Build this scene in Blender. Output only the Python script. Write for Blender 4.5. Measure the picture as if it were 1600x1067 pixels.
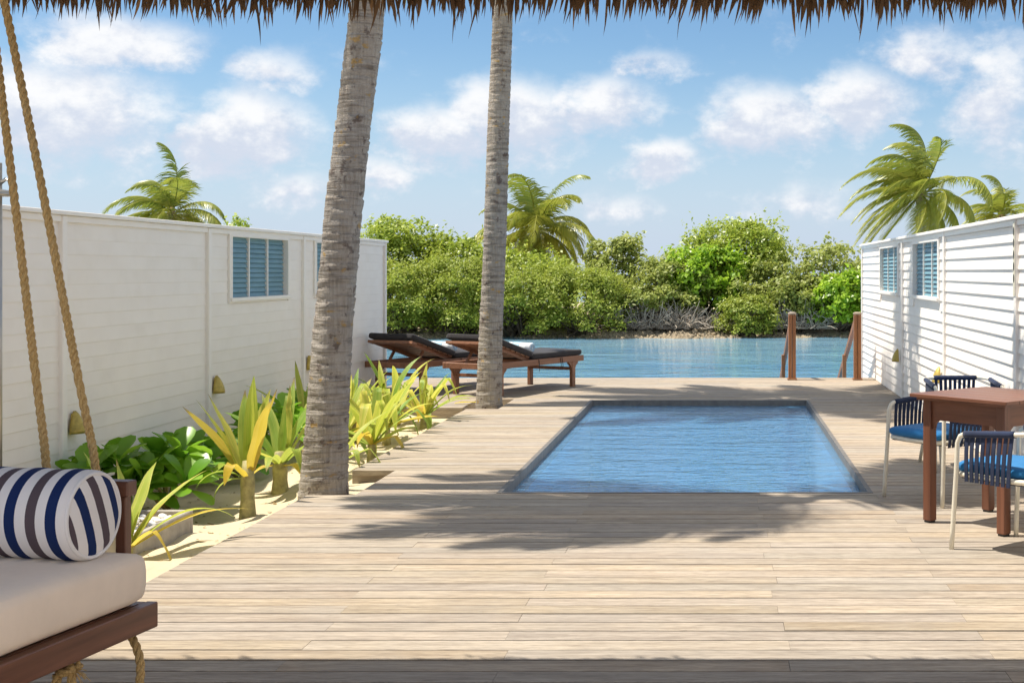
import bpy, bmesh, math, random
import numpy as np
from mathutils import Vector, Matrix, Euler
R = math.radians
random.seed(7)
rng = np.random.default_rng(11)
for o in list(bpy.data.objects): bpy.data.objects.remove(o)
scn = bpy.context.scene
C = scn.collection

# ------------------------------------------------------------------ camera
cam_d = bpy.data.cameras.new('camera'); cam = bpy.data.objects.new('camera', cam_d); C.objects.link(cam)
cam.location = (0, 0, 1.5); cam.rotation_euler = (R(90), 0, 0)
cam_d.sensor_width = 36; cam_d.lens = 47.25
cam_d.shift_x = -0.203; cam_d.shift_y = -0.0684
cam_d.clip_start = 0.05; cam_d.clip_end = 20000
scn.camera = cam

# ------------------------------------------------------------------ light
SUN = Vector((0.44, -0.03, -1.0)).normalized()          # direction the light travels
EL = math.asin(-SUN.z)
sd = bpy.data.lights.new('sun', 'SUN'); sd.energy = 3.35; sd.angle = R(0.55); sd.color = (1.0, 0.93, 0.82)
so = bpy.data.objects.new('sun', sd); C.objects.link(so)
so.rotation_euler = SUN.to_track_quat('-Z', 'Y').to_euler(); so.location = (-8, 0, 20)
vs = scn.view_settings
vs.view_transform = 'Standard'; vs.look = 'None'; vs.gamma = 1; vs.use_curve_mapping = False
vs.exposure = 1.12
scn.cycles.max_bounces = 8; scn.cycles.transparent_max_bounces = 24
scn.cycles.use_adaptive_sampling = True

# sky: Nishita + a cloud layer over the whole dome
CLOUDS = [  # azimuth deg, elevation deg, half width, half height, weight
]
def _cl(px, py, rx, ry, w):
    CLOUDS.append((math.degrees(math.atan((px-1125)/2100)), math.degrees(math.atan((424-py)/2100*math.cos(math.atan((px-1125)/2100)))),
                   math.degrees(rx/2100), math.degrees(ry/2100), w))
for a in [(170,70,150,50,.9),(80,175,190,95,.95),(380,205,110,75,1.1),(430,115,75,45,.62),(465,298,85,34,.6),(600,270,48,30,.75),
          (690,215,110,55,.95),(800,190,130,75,1.0),(930,165,110,55,.95),(1035,248,64,40,1.05),(1190,190,140,62,.98),(1340,160,100,60,.98),
          (1460,95,110,60,.6),(1565,150,80,120,.68),(1250,318,100,40,.5),(990,325,80,26,.42),(1010,100,90,26,.5),(880,60,60,20,.3)]:
    _cl(*a)
w = bpy.data.worlds.new('World'); scn.world = w; w.use_nodes = True
nt = w.node_tree; N = nt.nodes; L = nt.links; N.clear()
def wn(t, **k):
    n = N.new(t)
    for a, b in k.items(): setattr(n, a, b)
    return n
def wm(op, a, b=None, c=None):
    n = wn('ShaderNodeMath', operation=op)
    for i, v in enumerate((a, b, c)):
        if v is None: continue
        if isinstance(v, (int, float)): n.inputs[i].default_value = v
        else: L.new(v, n.inputs[i])
    return n.outputs[0]
sky = wn('ShaderNodeTexSky'); sky.sky_type = 'NISHITA'; sky.sun_disc = False
sky.sun_elevation = EL; sky.sun_rotation = math.atan2(-SUN.x, -SUN.y)
sky.air_density = 1.0; sky.dust_density = 0.1; sky.ozone_density = 3.0
tc = wn('ShaderNodeTexCoord'); sep = wn('ShaderNodeSeparateXYZ'); L.new(tc.outputs['Generated'], sep.inputs[0])
az = wm('MULTIPLY', wm('ARCTAN2', sep.outputs[0], sep.outputs[1]), 57.29578)
az = wm('WRAP', az, 15.0, -30.0)                       # the same weather all round the horizon
el = wm('MULTIPLY', wm('ARCSINE', sep.outputs[2]), 57.29578)
nz = wn('ShaderNodeTexNoise'); nz.inputs['Scale'].default_value = 16; nz.inputs['Detail'].default_value = 9; nz.inputs['Roughness'].default_value = .58
mp = wn('ShaderNodeMapping'); mp.inputs['Scale'].default_value = (1, 1, 1.5); L.new(tc.outputs['Generated'], mp.inputs[0]); L.new(mp.outputs[0], nz.inputs[0])
nz2 = wn('ShaderNodeTexNoise'); nz2.inputs['Scale'].default_value = 42; nz2.inputs['Detail'].default_value = 9; nz2.inputs['Roughness'].default_value = .6
L.new(mp.outputs[0], nz2.inputs[0])
wv = wm('MULTIPLY', wm('SUBTRACT', nz.outputs[0], .5), 5.0)
azw = wm('ADD', az, wv); elw = wm('ADD', el, wm('MULTIPLY', wm('SUBTRACT', nz2.outputs[0], .5), 1.6))
cv = wn('ShaderNodeCombineXYZ'); L.new(azw, cv.inputs[0]); L.new(elw, cv.inputs[1])
acc = None; topl = None
for (a0, e0, ra, re, wt) in CLOUDS:
    s = wn('ShaderNodeVectorMath', operation='SUBTRACT'); L.new(cv.outputs[0], s.inputs[0]); s.inputs[1].default_value = (a0, e0, 0)
    m = wn('ShaderNodeVectorMath', operation='MULTIPLY'); L.new(s.outputs[0], m.inputs[0]); m.inputs[1].default_value = (1/ra, 1/re, 0)
    ln = wn('ShaderNodeVectorMath', operation='LENGTH'); L.new(m.outputs[0], ln.inputs[0])
    v = wm('MULTIPLY', wm('MAXIMUM', wm('SUBTRACT', 1.25, ln.outputs[1]), 0.0), wt)
    sy = wn('ShaderNodeSeparateXYZ'); L.new(m.outputs[0], sy.inputs[0])
    t = wm('MULTIPLY', v, sy.outputs[1])
    acc = v if acc is None else wm('MAXIMUM', acc, v)
    topl = t if topl is None else wm('ADD', topl, t)
nz3 = wn('ShaderNodeTexNoise'); nz3.inputs['Scale'].default_value = 3.2; nz3.inputs['Detail'].default_value = 4; nz3.inputs['Roughness'].default_value = .55
L.new(mp.outputs[0], nz3.inputs[0])
hi = wn('ShaderNodeMapRange', interpolation_type='SMOOTHSTEP'); L.new(el, hi.inputs[0]); hi.inputs[1].default_value = 13; hi.inputs[2].default_value = 20
acc = wm('MAXIMUM', acc, wm('MULTIPLY', hi.outputs[0], wm('MULTIPLY', wm('SUBTRACT', nz3.outputs[0], .36), 4.5)))   # unseen cumulus added overhead to raise the ambient light
den = wm('ADD', acc, wm('MULTIPLY', wm('SUBTRACT', nz.outputs[0], .5), 1.3))
den = wm('ADD', den, wm('MULTIPLY', wm('SUBTRACT', nz2.outputs[0], .5), .95))
mr = wn('ShaderNodeMapRange', interpolation_type='SMOOTHSTEP'); L.new(den, mr.inputs[0])
mr.inputs[1].default_value = .06; mr.inputs[2].default_value = .86; mr.inputs[3].default_value = 0; mr.inputs[4].default_value = .93
hz = wn('ShaderNodeMapRange', interpolation_type='SMOOTHSTEP'); L.new(el, hz.inputs[0])      # thin veil of cloud low down
hz.inputs[1].default_value = 10; hz.inputs[2].default_value = -1; hz.inputs[3].default_value = .0; hz.inputs[4].default_value = .88
alpha = mr.outputs[0]
sh = wn('ShaderNodeMapRange', interpolation_type='SMOOTHSTEP')
L.new(wm('ADD', wm('MULTIPLY', topl, .8), wm('MULTIPLY', wm('SUBTRACT', nz2.outputs[0], .5), 1.5)), sh.inputs[0])
sh.inputs[1].default_value = -.35; sh.inputs[2].default_value = .4
cc = wn('ShaderNodeMix', data_type='RGBA'); L.new(sh.outputs[0], cc.inputs[0])
cc.inputs[6].default_value = (.315, .34, .395, 1); cc.inputs[7].default_value = (.47, .468, .47, 1)
sc_ = wn('ShaderNodeVectorMath', operation='SCALE'); L.new(sky.outputs[0], sc_.inputs[0]); sc_.inputs[3].default_value = 0.058
hsv = wn('ShaderNodeHueSaturation'); hsv.inputs['Saturation'].default_value = 1.16; L.new(sc_.outputs[0], hsv.inputs['Color'])
vm = wn('ShaderNodeMix', data_type='RGBA'); L.new(hz.outputs[0], vm.inputs[0]); L.new(hsv.outputs[0], vm.inputs[6]); vm.inputs[7].default_value = (.245, .30, .40, 1)
mx = wn('ShaderNodeMix', data_type='RGBA'); L.new(alpha, mx.inputs[0]); L.new(vm.outputs[2], mx.inputs[6]); L.new(cc.outputs[2], mx.inputs[7])
bg = wn('ShaderNodeBackground'); bg.inputs[1].default_value = 1.0; L.new(mx.outputs[2], bg.inputs[0])
wo = wn('ShaderNodeOutputWorld'); L.new(bg.outputs[0], wo.inputs[0])

# ------------------------------------------------------------------ mesh helpers
class MB:
    def __init__(s): s.v = []; s.f = []; s.uv = None
    def add(s, vs, fs):
        b = len(s.v); s.v += [tuple(p) for p in vs]; s.f += [tuple(i+b for i in f) for f in fs]; return s
    def box(s, a, b, M=None):
        (x0, y0, z0), (x1, y1, z1) = a, b
        vs = [(x0,y0,z0),(x1,y0,z0),(x1,y1,z0),(x0,y1,z0),(x0,y0,z1),(x1,y0,z1),(x1,y1,z1),(x0,y1,z1)]
        if M is not None: vs = [M @ Vector(p) for p in vs]
        return s.add(vs, [(0,3,2,1),(4,5,6,7),(0,1,5,4),(1,2,6,5),(2,3,7,6),(3,0,4,7)])
    def bar(s, p, q, w, h, up=(0,0,1)):
        p = Vector(p); q = Vector(q); d = (q-p); l = d.length; d.normalize()
        sd_ = d.cross(Vector(up)); 
        if sd_.length < 1e-4: sd_ = Vector((1,0,0))
        sd_.normalize(); u = sd_.cross(d)
        M = Matrix(((d.x,sd_.x,u.x,p.x),(d.y,sd_.y,u.y,p.y),(d.z,sd_.z,u.z,p.z),(0,0,0,1)))
        return s.box((0,-w/2,-h/2),(l,w/2,h/2),M)
    def tube(s, pts, rad, n=10, cap=True, aspect=None):
        pts = [Vector(p) for p in pts]; m = len(pts)
        if not hasattr(rad, '__len__'): rad = [rad]*m
        T = []
        for i in range(m):
            a = pts[max(0,i-1)]; b = pts[min(m-1,i+1)]; t = (b-a); t.normalize() if t.length > 0 else None; T.append(t)
        u = Vector((0,0,1)).cross(T[0])
        if u.length < .1: u = Vector((1,0,0)).cross(T[0])
        u.normalize(); b0 = len(s.v)
        for i in range(m):
            u = u - T[i]*u.dot(T[i]); u.normalize(); v = T[i].cross(u)
            for k in range(n):
                a = 2*math.pi*k/n; s.v.append(tuple(pts[i] + (u*math.cos(a)+v*math.sin(a))*rad[i]))
        for i in range(m-1):
            for k in range(n):
                k2 = (k+1) % n
                s.f.append((b0+i*n+k, b0+i*n+k2, b0+(i+1)*n+k2, b0+(i+1)*n+k))
        if cap:
            s.f.append(tuple(b0+k for k in range(n))[::-1]); s.f.append(tuple(b0+(m-1)*n+k for k in range(n)))
        return s
    def lathe(s, prof, n=24, M=None):
        b0 = len(s.v); m = len(prof)
        for (r, z) in prof:
            for k in range(n):
                a = 2*math.pi*k/n; p = Vector((r*math.cos(a), r*math.sin(a), z)); s.v.append(tuple(M @ p if M is not None else p))
        for i in range(m-1):
            for k in range(n):
                k2 = (k+1) % n; s.f.append((b0+i*n+k, b0+i*n+k2, b0+(i+1)*n+k2, b0+(i+1)*n+k))
        s.f.append(tuple(b0+k for k in range(n))[::-1]); s.f.append(tuple(b0+(m-1)*n+k for k in range(n)))
        return s
    def prism(s, poly, a, b, axes='xz', off='y'):
        # poly: 2D points; extruded from a to b along the remaining axis
        ix = {'x':0,'y':1,'z':2}
        i, j, k = ix[axes[0]], ix[axes[1]], ix[off]; n = len(poly); vs = []
        for t in (a, b):
            for (p, q) in poly:
                v = [0,0,0]; v[i] = p; v[j] = q; v[k] = t; vs.append(v)
        return s.add(vs, [tuple(range(n))[::-1], tuple(range(n, 2*n))] + [(m, (m+1) % n, n+(m+1) % n, n+m) for m in range(n)])
    def mesh(s, name, fix=True):
        me = bpy.data.meshes.new(name); me.from_pydata(s.v, [], s.f); me.update()
        if fix:
            bm = bmesh.new(); bm.from_mesh(me); bmesh.ops.recalc_face_normals(bm, faces=bm.faces); bm.to_mesh(me); bm.free()
        return me
    def build(s, name, m, parent=None, smooth=False, bevel=0, seg=2):
        me = s.mesh(name)
        if bevel:
            bm = bmesh.new(); bm.from_mesh(me)
            bmesh.ops.bevel(bm, geom=[e for e in bm.edges if len(e.link_faces) == 2 and e.calc_face_angle(0) > .6], offset=bevel, segments=seg, affect='EDGES', profile=.5)
            bm.to_mesh(me); bm.free()
        return obj(name, me, m, parent, smooth)
def obj(name, me, m, parent=None, smooth=False, loc=None, rot=None):
    o = bpy.data.objects.new(name, me); C.objects.link(o)
    if me.materials: pass
    elif m is not None: me.materials.append(m)
    if smooth:
        me.polygons.foreach_set('use_smooth', [True]*len(me.polygons))
        if smooth == 'auto':
            try: me.set_sharp_from_angle(angle=R(38))
            except Exception: pass
    if parent is not None: o.parent = parent
    if loc is not None: o.location = loc
    if rot is not None: o.rotation_euler = rot
    return o
def tag(o, label=None, cat=None, group=None, kind=None):
    if label: o['label'] = label
    if cat: o['category'] = cat
    if group: o['group'] = group
    if kind: o['kind'] = kind
    return o
def thing(name, label, cat, loc=(0,0,0), rz=0, group=None):
    o = bpy.data.objects.new(name, None); C.objects.link(o); o.location = loc; o.rotation_euler = (0,0,rz)
    o.empty_display_size = .2
    return tag(o, label, cat, group)
def raw_mesh(name, V, F, fn, colors=None, uv=None):
    """fast mesh from arrays; F is (n, fn)"""
    me = bpy.data.meshes.new(name); n = len(F)
    me.vertices.add(len(V)); me.vertices.foreach_set('co', np.asarray(V, dtype=np.float32).ravel())
    me.loops.add(n*fn); me.loops.foreach_set('vertex_index', np.asarray(F, dtype=np.int32).ravel())
    me.polygons.add(n); me.polygons.foreach_set('loop_start', np.arange(0, n*fn, fn, dtype=np.int32))
    me.polygons.foreach_set('loop_total', np.full(n, fn, dtype=np.int32))
    if colors is not None:
        at = me.attributes.new('tint', 'FLOAT', 'FACE'); at.data.foreach_set('value', np.asarray(colors, dtype=np.float32))
    me.update(calc_edges=True); me.validate()
    return me

# ------------------------------------------------------------------ materials
class NT:
    def __init__(s, name):
        s.m = bpy.data.materials.new(name); s.m.use_nodes = True; s.t = s.m.node_tree; s.n = s.t.nodes; s.l = s.t.links
        s.b = s.n['Principled BSDF']; s.o = s.n['Material Output']
    def node(s, t, ins=None, **k):
        n = s.n.new(t)
        for a, b in k.items(): setattr(n, a, b)
        for a, b in (ins or {}).items(): s.set(n.inputs[a], b)
        return n
    def set(s, sock, v):
        if hasattr(v, 'is_output') or hasattr(v, 'links') and not isinstance(v, (tuple, list, float, int)): s.l.new(v, sock)
        else: sock.default_value = v
    def math(s, op, a, b=0.0, clamp=False):
        n = s.node('ShaderNodeMath', {0: a, 1: b}, operation=op); n.use_clamp = clamp; return n.outputs[0]
    def mix(s, f, a, b, mode='MIX'):
        n = s.node('ShaderNodeMix', {0: f, 6: a, 7: b}, data_type='RGBA', blend_type=mode); return n.outputs[2]
    def coords(s, kind='Object', scale=(1,1,1), rnd=0.0):
        t = s.node('ShaderNodeTexCoord'); v = t.outputs[kind]
        if rnd:
            oi = s.node('ShaderNodeObjectInfo'); c = s.node('ShaderNodeVectorMath', {0: v}, operation='ADD')
            k = s.node('ShaderNodeCombineXYZ', {0: s.math('MULTIPLY', oi.outputs['Random'], 37.0*rnd), 1: s.math('MULTIPLY', oi.outputs['Random'], 91.0*rnd), 2: s.math('MULTIPLY', oi.outputs['Random'], 13.0*rnd)})
            s.l.new(k.outputs[0], c.inputs[1]); v = c.outputs[0]
        return s.node('ShaderNodeMapping', {0: v, 3: scale}).outputs[0]
    def noise(s, v, scale, detail=4, rough=.55, dist=0):
        n = s.node('ShaderNodeTexNoise', {'Vector': v, 'Scale': scale, 'Detail': detail, 'Roughness': rough, 'Distortion': dist}); return n.outputs[0]
    def ramp(s, f, a, b, ca, cb, interp='LINEAR'):
        n = s.node('ShaderNodeValToRGB', {0: f}); e = n.color_ramp.elements; n.color_ramp.interpolation = interp
        e[0].position = a; e[1].position = b; e[0].color = c4(ca); e[1].color = c4(cb); return n.outputs[0]
    def rng(s, f, a, b, c=0.0, d=1.0):
        return s.node('ShaderNodeMapRange', {0: f, 1: a, 2: b, 3: c, 4: d}).outputs[0]
    def bump(s, h, strength=.3, dist=.01):
        n = s.node('ShaderNodeBump', {'Height': h, 'Strength': strength, 'Distance': dist}); s.l.new(n.outputs[0], s.b.inputs['Normal']); return n.outputs[0]
    def base(s, c): s.set(s.b.inputs['Base Color'], c); return s
    def rough(s, r): s.set(s.b.inputs['Roughness'], r); return s
    def rand(s): return s.node('ShaderNodeObjectInfo').outputs['Random']
def c4(c): return (c[0], c[1], c[2], 1) if len(c) == 3 else tuple(c)

def mat_wood_weathered(name, c_lo, c_hi, axis=0):
    t = NT(name); s1 = [30,30,30]; s1[axis] = 2.6; s2 = [130,130,130]; s2[axis] = 13
    v = t.coords('Object', s1, 1.0); g = t.noise(v, 1.0, 6, .62, .3)
    v2 = t.coords('Object', s2, 1.0); g2 = t.noise(v2, 1.0, 4, .65)
    vb = t.coords('Object', (1.5,1.5,1.5), 1.0); bl = t.noise(vb, 1.6, 4, .6)
    base = t.mix(t.rng(g, .3, .72), c4(c_lo), c4(c_hi))
    base = t.mix(t.rng(g2, .46, .70, 0, .7), base, c4([x*.55 for x in c_lo]))
    r = t.rand()
    hs = t.node('ShaderNodeHueSaturation', {'Hue': t.rng(r, 0, 1, .495, .505), 'Saturation': t.rng(t.math('FRACT', t.math('MULTIPLY', r, 7.13)), 0, 1, .66, .98),
                'Value': t.rng(t.math('FRACT', t.math('MULTIPLY', r, 3.7)), 0, 1, .88, 1.09), 'Color': base})
    base = t.mix(t.rng(bl, .38, .72, 0, .45), hs.outputs[0], c4((.30,.27,.235)))
    t.base(base).rough(.72); t.b.inputs['Specular IOR Level'].default_value = .25
    t.bump(t.math('ADD', g, t.math('MULTIPLY', g2, .6)), .35, .004); return t.m
def mat_wood_red(name, c_lo, c_hi, axis=1, rough=.36):
    t = NT(name); s1 = [22,22,22]; s1[axis] = 1.3; s2 = [90,90,90]; s2[axis] = 3
    g = t.noise(t.coords('Object', s1, .6), 1, 6, .6, .6); g2 = t.noise(t.coords('Object', s2, .6), 1, 3, .6)
    b = t.mix(t.rng(g, .3, .7), c4(c_lo), c4(c_hi)); b = t.mix(t.rng(g2, .55, .8, 0, .35), b, c4([x*.5 for x in c_lo]))
    hs = t.node('ShaderNodeHueSaturation', {'Value': t.rng(t.rand(), 0, 1, .88, 1.12), 'Color': b})
    t.base(hs.outputs[0]).rough(t.rng(g, .2, .8, rough-.06, rough+.12)); t.bump(g2, .12, .002); return t.m
def mat_paint(name, col, dirt=.12, rough=.5, streak=True):
    t = NT(name); v = t.coords('Object', (1,1,1), 1.0)
    a = t.noise(v, 3.5, 5, .6); b = t.noise(t.coords('Object', (14,1.2,1.0), 1.0), 2.2, 4, .6); f = t.noise(v, 60, 3, .5)
    base = t.mix(t.rng(a, .4, .75, 0, dirt), c4(col), c4([col[0]*.72, col[1]*.69, col[2]*.62]))
    if streak: base = t.mix(t.rng(b, .55, .8, 0, dirt*1.3), base, c4([col[0]*.66, col[1]*.64, col[2]*.58]))
    t.base(base).rough(t.rng(a, .3, .7, rough-.05, rough+.12)); t.bump(f, .08, .002); return t.m
def mat_plain(name, col, rough=.5, metal=0, var=.1, scale=20, bump=0, spec=None):
    t = NT(name); n = t.noise(t.coords('Object', (1,1,1), .5), scale, 4, .6)
    t.base(t.mix(t.rng(n, .3, .7), c4([x*(1-var) for x in col]), c4([min(1, x*(1+var)) for x in col]))).rough(rough)
    t.b.inputs['Metallic'].default_value = metal
    if spec is not None: t.b.inputs['Specular IOR Level'].default_value = spec
    if bump: t.bump(n, bump, .003)
    return t.m
def mat_fabric(name, col, var=.06, weave=700, rough=.9, bump=.25):
    t = NT(name); v = t.coords('Object'); w_ = t.node('ShaderNodeTexWave', {'Vector': v, 'Scale': weave/20, 'Distortion': 1.0, 'Detail': 1}); n = t.noise(v, 6, 4, .6); f = t.noise(v, weave, 2, .6)
    t.base(t.mix(t.rng(n, .3, .7), c4([x*(1-var) for x in col]), c4([min(1,x*(1+var)) for x in col]))).rough(rough)
    t.b.inputs['Sheen Weight'].default_value = .15; t.b.inputs['Specular IOR Level'].default_value = .2
    wr = t.noise(t.coords('Object', (1,1.6,1)), 4.5, 3, .5, 1.2); t.bump(t.math('ADD', t.math('MULTIPLY', f, .04), wr), bump*.9, .028); return t.m
def mat_leaf(name, c_a, c_b, rough=.45, trans=.35, tint=False, c_t=None, spec=.4):
    t = NT(name)
    f = t.node('ShaderNodeAttribute', attribute_name='tint').outputs['Fac'] if tint else t.rand()
    n = t.noise(t.coords('Object', (1,1,1), .5), 3.0, 3, .6)
    f2 = t.math('ADD', t.math('MULTIPLY', f, .75), t.math('MULTIPLY', n, .3), True)
    col = t.mix(f2, c4(c_a), c4(c_b)); t.base(col).rough(rough); t.b.inputs['Specular IOR Level'].default_value = spec
    tr = t.node('ShaderNodeBsdfTranslucent', {'Color': t.mix(f2, c4(c_t or [min(1,x*1.6) for x in c_a]), c4([min(1,x*1.5) for x in c_b]))})
    ms = t.node('ShaderNodeMixShader', {0: trans}); t.l.new(t.b.outputs[0], ms.inputs[1]); t.l.new(tr.outputs[0], ms.inputs[2]); t.l.new(ms.outputs[0], t.o.inputs[0]); return t.m
def mat_strap(name, mid, edge, trans=.45):
    t = NT(name); uv = t.node('ShaderNodeTexCoord').outputs['UV']; sp = t.node('ShaderNodeSeparateXYZ', {0: uv})
    across = t.math('ABSOLUTE', t.math('SUBTRACT', sp.outputs[0], .5)); r = t.rand()
    st = t.noise(t.node('ShaderNodeMapping', {0: uv, 1: t.node('ShaderNodeCombineXYZ', {0: t.math('MULTIPLY', r, 40.0), 1: 0.0, 2: 0.0}).outputs[0], 3: (9, .7, 1)}).outputs[0], 1.4, 4, .6)
    fac = t.math('ADD', t.math('MULTIPLY', across, .9), t.math('MULTIPLY', t.math('SUBTRACT', st, .42), 2.2), True)
    fac = t.math('ADD', fac, t.math('MULTIPLY', t.math('SUBTRACT', r, .5), .7), True)
    col = t.mix(fac, c4(mid), c4(edge)); spot = t.noise(t.coords('Object', (1,1,1), .4), 26, 4, .7)
    col = t.mix(t.rng(spot, .66, .74, 0, .55), col, (.22,.13,.04,1))
    tip = t.math('MULTIPLY', t.rng(t.math('ADD', sp.outputs[1], t.math('MULTIPLY', st, .12)), .93, 1.02), t.rng(r, .25, .6)); col = t.mix(tip, col, (.20,.12,.05,1))
    t.base(col).rough(.42); fine = t.noise(t.node('ShaderNodeMapping', {0: uv, 3: (60, 1, 1)}).outputs[0], 1, 2, .5); t.bump(fine, .5, .005)
    tr = t.node('ShaderNodeBsdfTranslucent', {'Color': t.mix(.3, col, (1,.95,.2,1))})
    ms = t.node('ShaderNodeMixShader', {0: trans}); t.l.new(t.b.outputs[0], ms.inputs[1]); t.l.new(tr.outputs[0], ms.inputs[2]); t.l.new(ms.outputs[0], t.o.inputs[0]); return t.m

M = {}
M['deck'] = mat_wood_weathered('weathered_deck_wood', (.265,.20,.135), (.505,.41,.293))
M['deck_dark'] = mat_plain('deck_underframe', (.035,.028,.022), .9)
M['white'] = mat_paint('white_painted_board', (.90,.84,.765), .14, .45)
M['white_trim'] = mat_paint('white_painted_trim', (.90,.85,.785), .1, .4)
M['slat'] = mat_paint('blue_louvre_paint', (.16,.31,.37), .25, .45)
M['wood'] = mat_wood_red('red_hardwood', (.105,.038,.02), (.205,.082,.044), 1)
M['wood_x'] = mat_wood_red('red_hardwood_across', (.105,.038,.02), (.205,.082,.044), 0)
M['wood_z'] = mat_wood_red('red_hardwood_upright', (.105,.038,.02), (.205,.082,.044), 2)
M['rail_wood'] = mat_wood_red('orange_brown_hardwood', (.22,.085,.03), (.38,.17,.07), 2, .5)
M['lounge_wood'] = mat_wood_red('lounger_hardwood', (.19,.085,.043), (.32,.15,.083), 0, .5)
M['canvas'] = mat_fabric('cream_canvas', (.90,.75,.60), .05, 900)
M['white_canvas'] = mat_fabric('white_canvas', (.84,.80,.77), .03, 700)
M['dark_cushion'] = mat_fabric('charcoal_canvas', (.035,.032,.034), .15, 500)
M['blue_cushion'] = mat_fabric('bright_blue_canvas', (.02,.16,.38), .08, 700)
M['navy'] = mat_fabric('navy_woven_strap', (.016,.026,.062), .2, 500, .8)
M['cream_metal'] = mat_plain('cream_powder_coat', (.74,.69,.56), .35, 0, .05)
M['metal'] = mat_plain('brushed_metal', (.42,.40,.36), .35, .9, .1)
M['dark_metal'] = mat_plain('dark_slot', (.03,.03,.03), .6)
M['brass'] = mat_plain('aged_brass_lamp', (.50,.37,.085), .42, .35, .25, 30)
M['towel'] = mat_fabric('white_towel', (.78,.80,.82), .04, 300, .95, .6)
M['towel_blue'] = mat_fabric('pale_blue_towel', (.42,.62,.76), .05, 300, .95, .6)
M['concrete'] = mat_plain('weathered_kerb', (.36,.33,.28), .85, 0, .25, 9, .3)
M['pebble'] = mat_plain('white_pebble', (.75,.74,.70), .6, 0, .1)
M['stem'] = mat_plain('plant_stem', (.34,.30,.11), .6, 0, .4, 18, .4)
M['twig'] = mat_plain('grey_twig', (.36,.31,.25), .9, 0, .3, 5)
M['twig_dark'] = mat_plain('brown_branch', (.12,.09,.06), .9, 0, .3, 5)
M['paddle'] = mat_leaf('paddle_leaf', (.085,.24,.014), (.29,.48,.04), .32, .35)
M['strap_green'] = mat_strap('strap_leaf_green', (.13,.30,.022), (.46,.52,.10))
M['strap_lime'] = mat_strap('strap_leaf_lime', (.33,.44,.03), (.74,.66,.15))
M['strap_yellow'] = mat_strap('strap_leaf_yellow', (.60,.42,.02), (.68,.52,.10))
M['broad'] = mat_leaf('broad_leaf', (.13,.22,.018), (.46,.50,.075), .35, .35, True)
M['bright'] = mat_leaf('bright_leaf', (.14,.28,.014), (.46,.60,.055), .32, .38, True)
M['fine'] = mat_leaf('fine_leaf', (.14,.205,.02), (.43,.465,.07), .5, .32, True)
M['olive'] = mat_leaf('olive_leaf', (.14,.19,.03), (.43,.455,.11), .45, .32, True)
M['frond'] = mat_leaf('palm_frond', (.075,.15,.014), (.46,.42,.07), .35, .35, True)
M['husk'] = mat_plain('palm_husk', (.24,.16,.06), .9, 0, .3, 12)
M['rock'] = mat_plain('coral_rubble', (.27,.215,.14), .9, 0, .4, 3, .5)
def _sand(name, c):
    t = NT(name); v = t.coords('Object'); n = t.noise(v, 2.5, 6, .6); f = t.noise(v, 240, 3, .7); g = t.noise(v, 22, 5, .65)
    b = t.mix(t.rng(n, .3, .7), c4([x*.88 for x in c]), c4(c)); b = t.mix(t.rng(f, .58, .72, 0, .5), b, c4([x*.55 for x in c])); b = t.mix(t.rng(g, .66, .74, 0, .5), b, (.30,.22,.11,1))
    t.base(b).rough(.95); t.b.inputs['Specular IOR Level'].default_value = .1; t.bump(t.math('ADD', t.math('MULTIPLY', g, 2.0), f), .5, .015); return t.m
M['sand'] = _sand('coral_sand', (.66,.56,.385))
def _thatch():
    t = NT('dry_thatch'); r = t.node('ShaderNodeAttribute', attribute_name='tint').outputs['Fac']; n = t.noise(t.coords('Object', (30,30,3)), 1.5, 4, .6)
    t.base(t.mix(t.math('ADD', t.math('MULTIPLY', r, .7), t.math('MULTIPLY', n, .3)), (.05,.027,.013,1), (.20,.12,.06,1))).rough(.8)
    tr = t.node('ShaderNodeBsdfTranslucent', {'Color': (.24,.12,.045,1)}); ms = t.node('ShaderNodeMixShader', {0: .22})
    t.l.new(t.b.outputs[0], ms.inputs[1]); t.l.new(tr.outputs[0], ms.inputs[2]); t.l.new(ms.outputs[0], t.o.inputs[0]); return t.m
M['thatch'] = _thatch()
def _bark():
    t = NT('palm_bark'); v = t.coords('Object', (1,1,1), 1.0); big = t.noise(v, 5, 6, .65); fib = t.noise(t.coords('Object', (38,38,4), 1.0), 1.5, 5, .6)
    ring = t.noise(t.coords('Object', (3,3,42), 1.0), 1.0, 4, .6, .4); pat = t.noise(v, 11, 5, .7); lic = t.noise(t.coords('Object', (9,9,14), 2.0), 1.0, 3, .55)
    b = t.mix(t.rng(fib, .3, .7), (.275,.24,.20,1), (.42,.375,.32,1)); b = t.mix(t.rng(ring, .5, .62, 0, .62), b, (.13,.105,.085,1))
    b = t.mix(t.rng(big, .45, .7, 0, .55), b, (.49,.455,.405,1)); b = t.mix(t.rng(pat, .57, .65, 0, .68), b, (.075,.045,.038,1))
    b = t.mix(t.rng(lic, .64, .70, 0, .7), b, (.44,.27,.07,1))
    t.base(b).rough(.92); t.b.inputs['Specular IOR Level'].default_value = .15; t.bump(t.math('ADD', t.math('MULTIPLY', ring, 1.2), t.math('ADD', fib, pat)), .8, .02); return t.m
M['bark'] = _bark()
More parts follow.
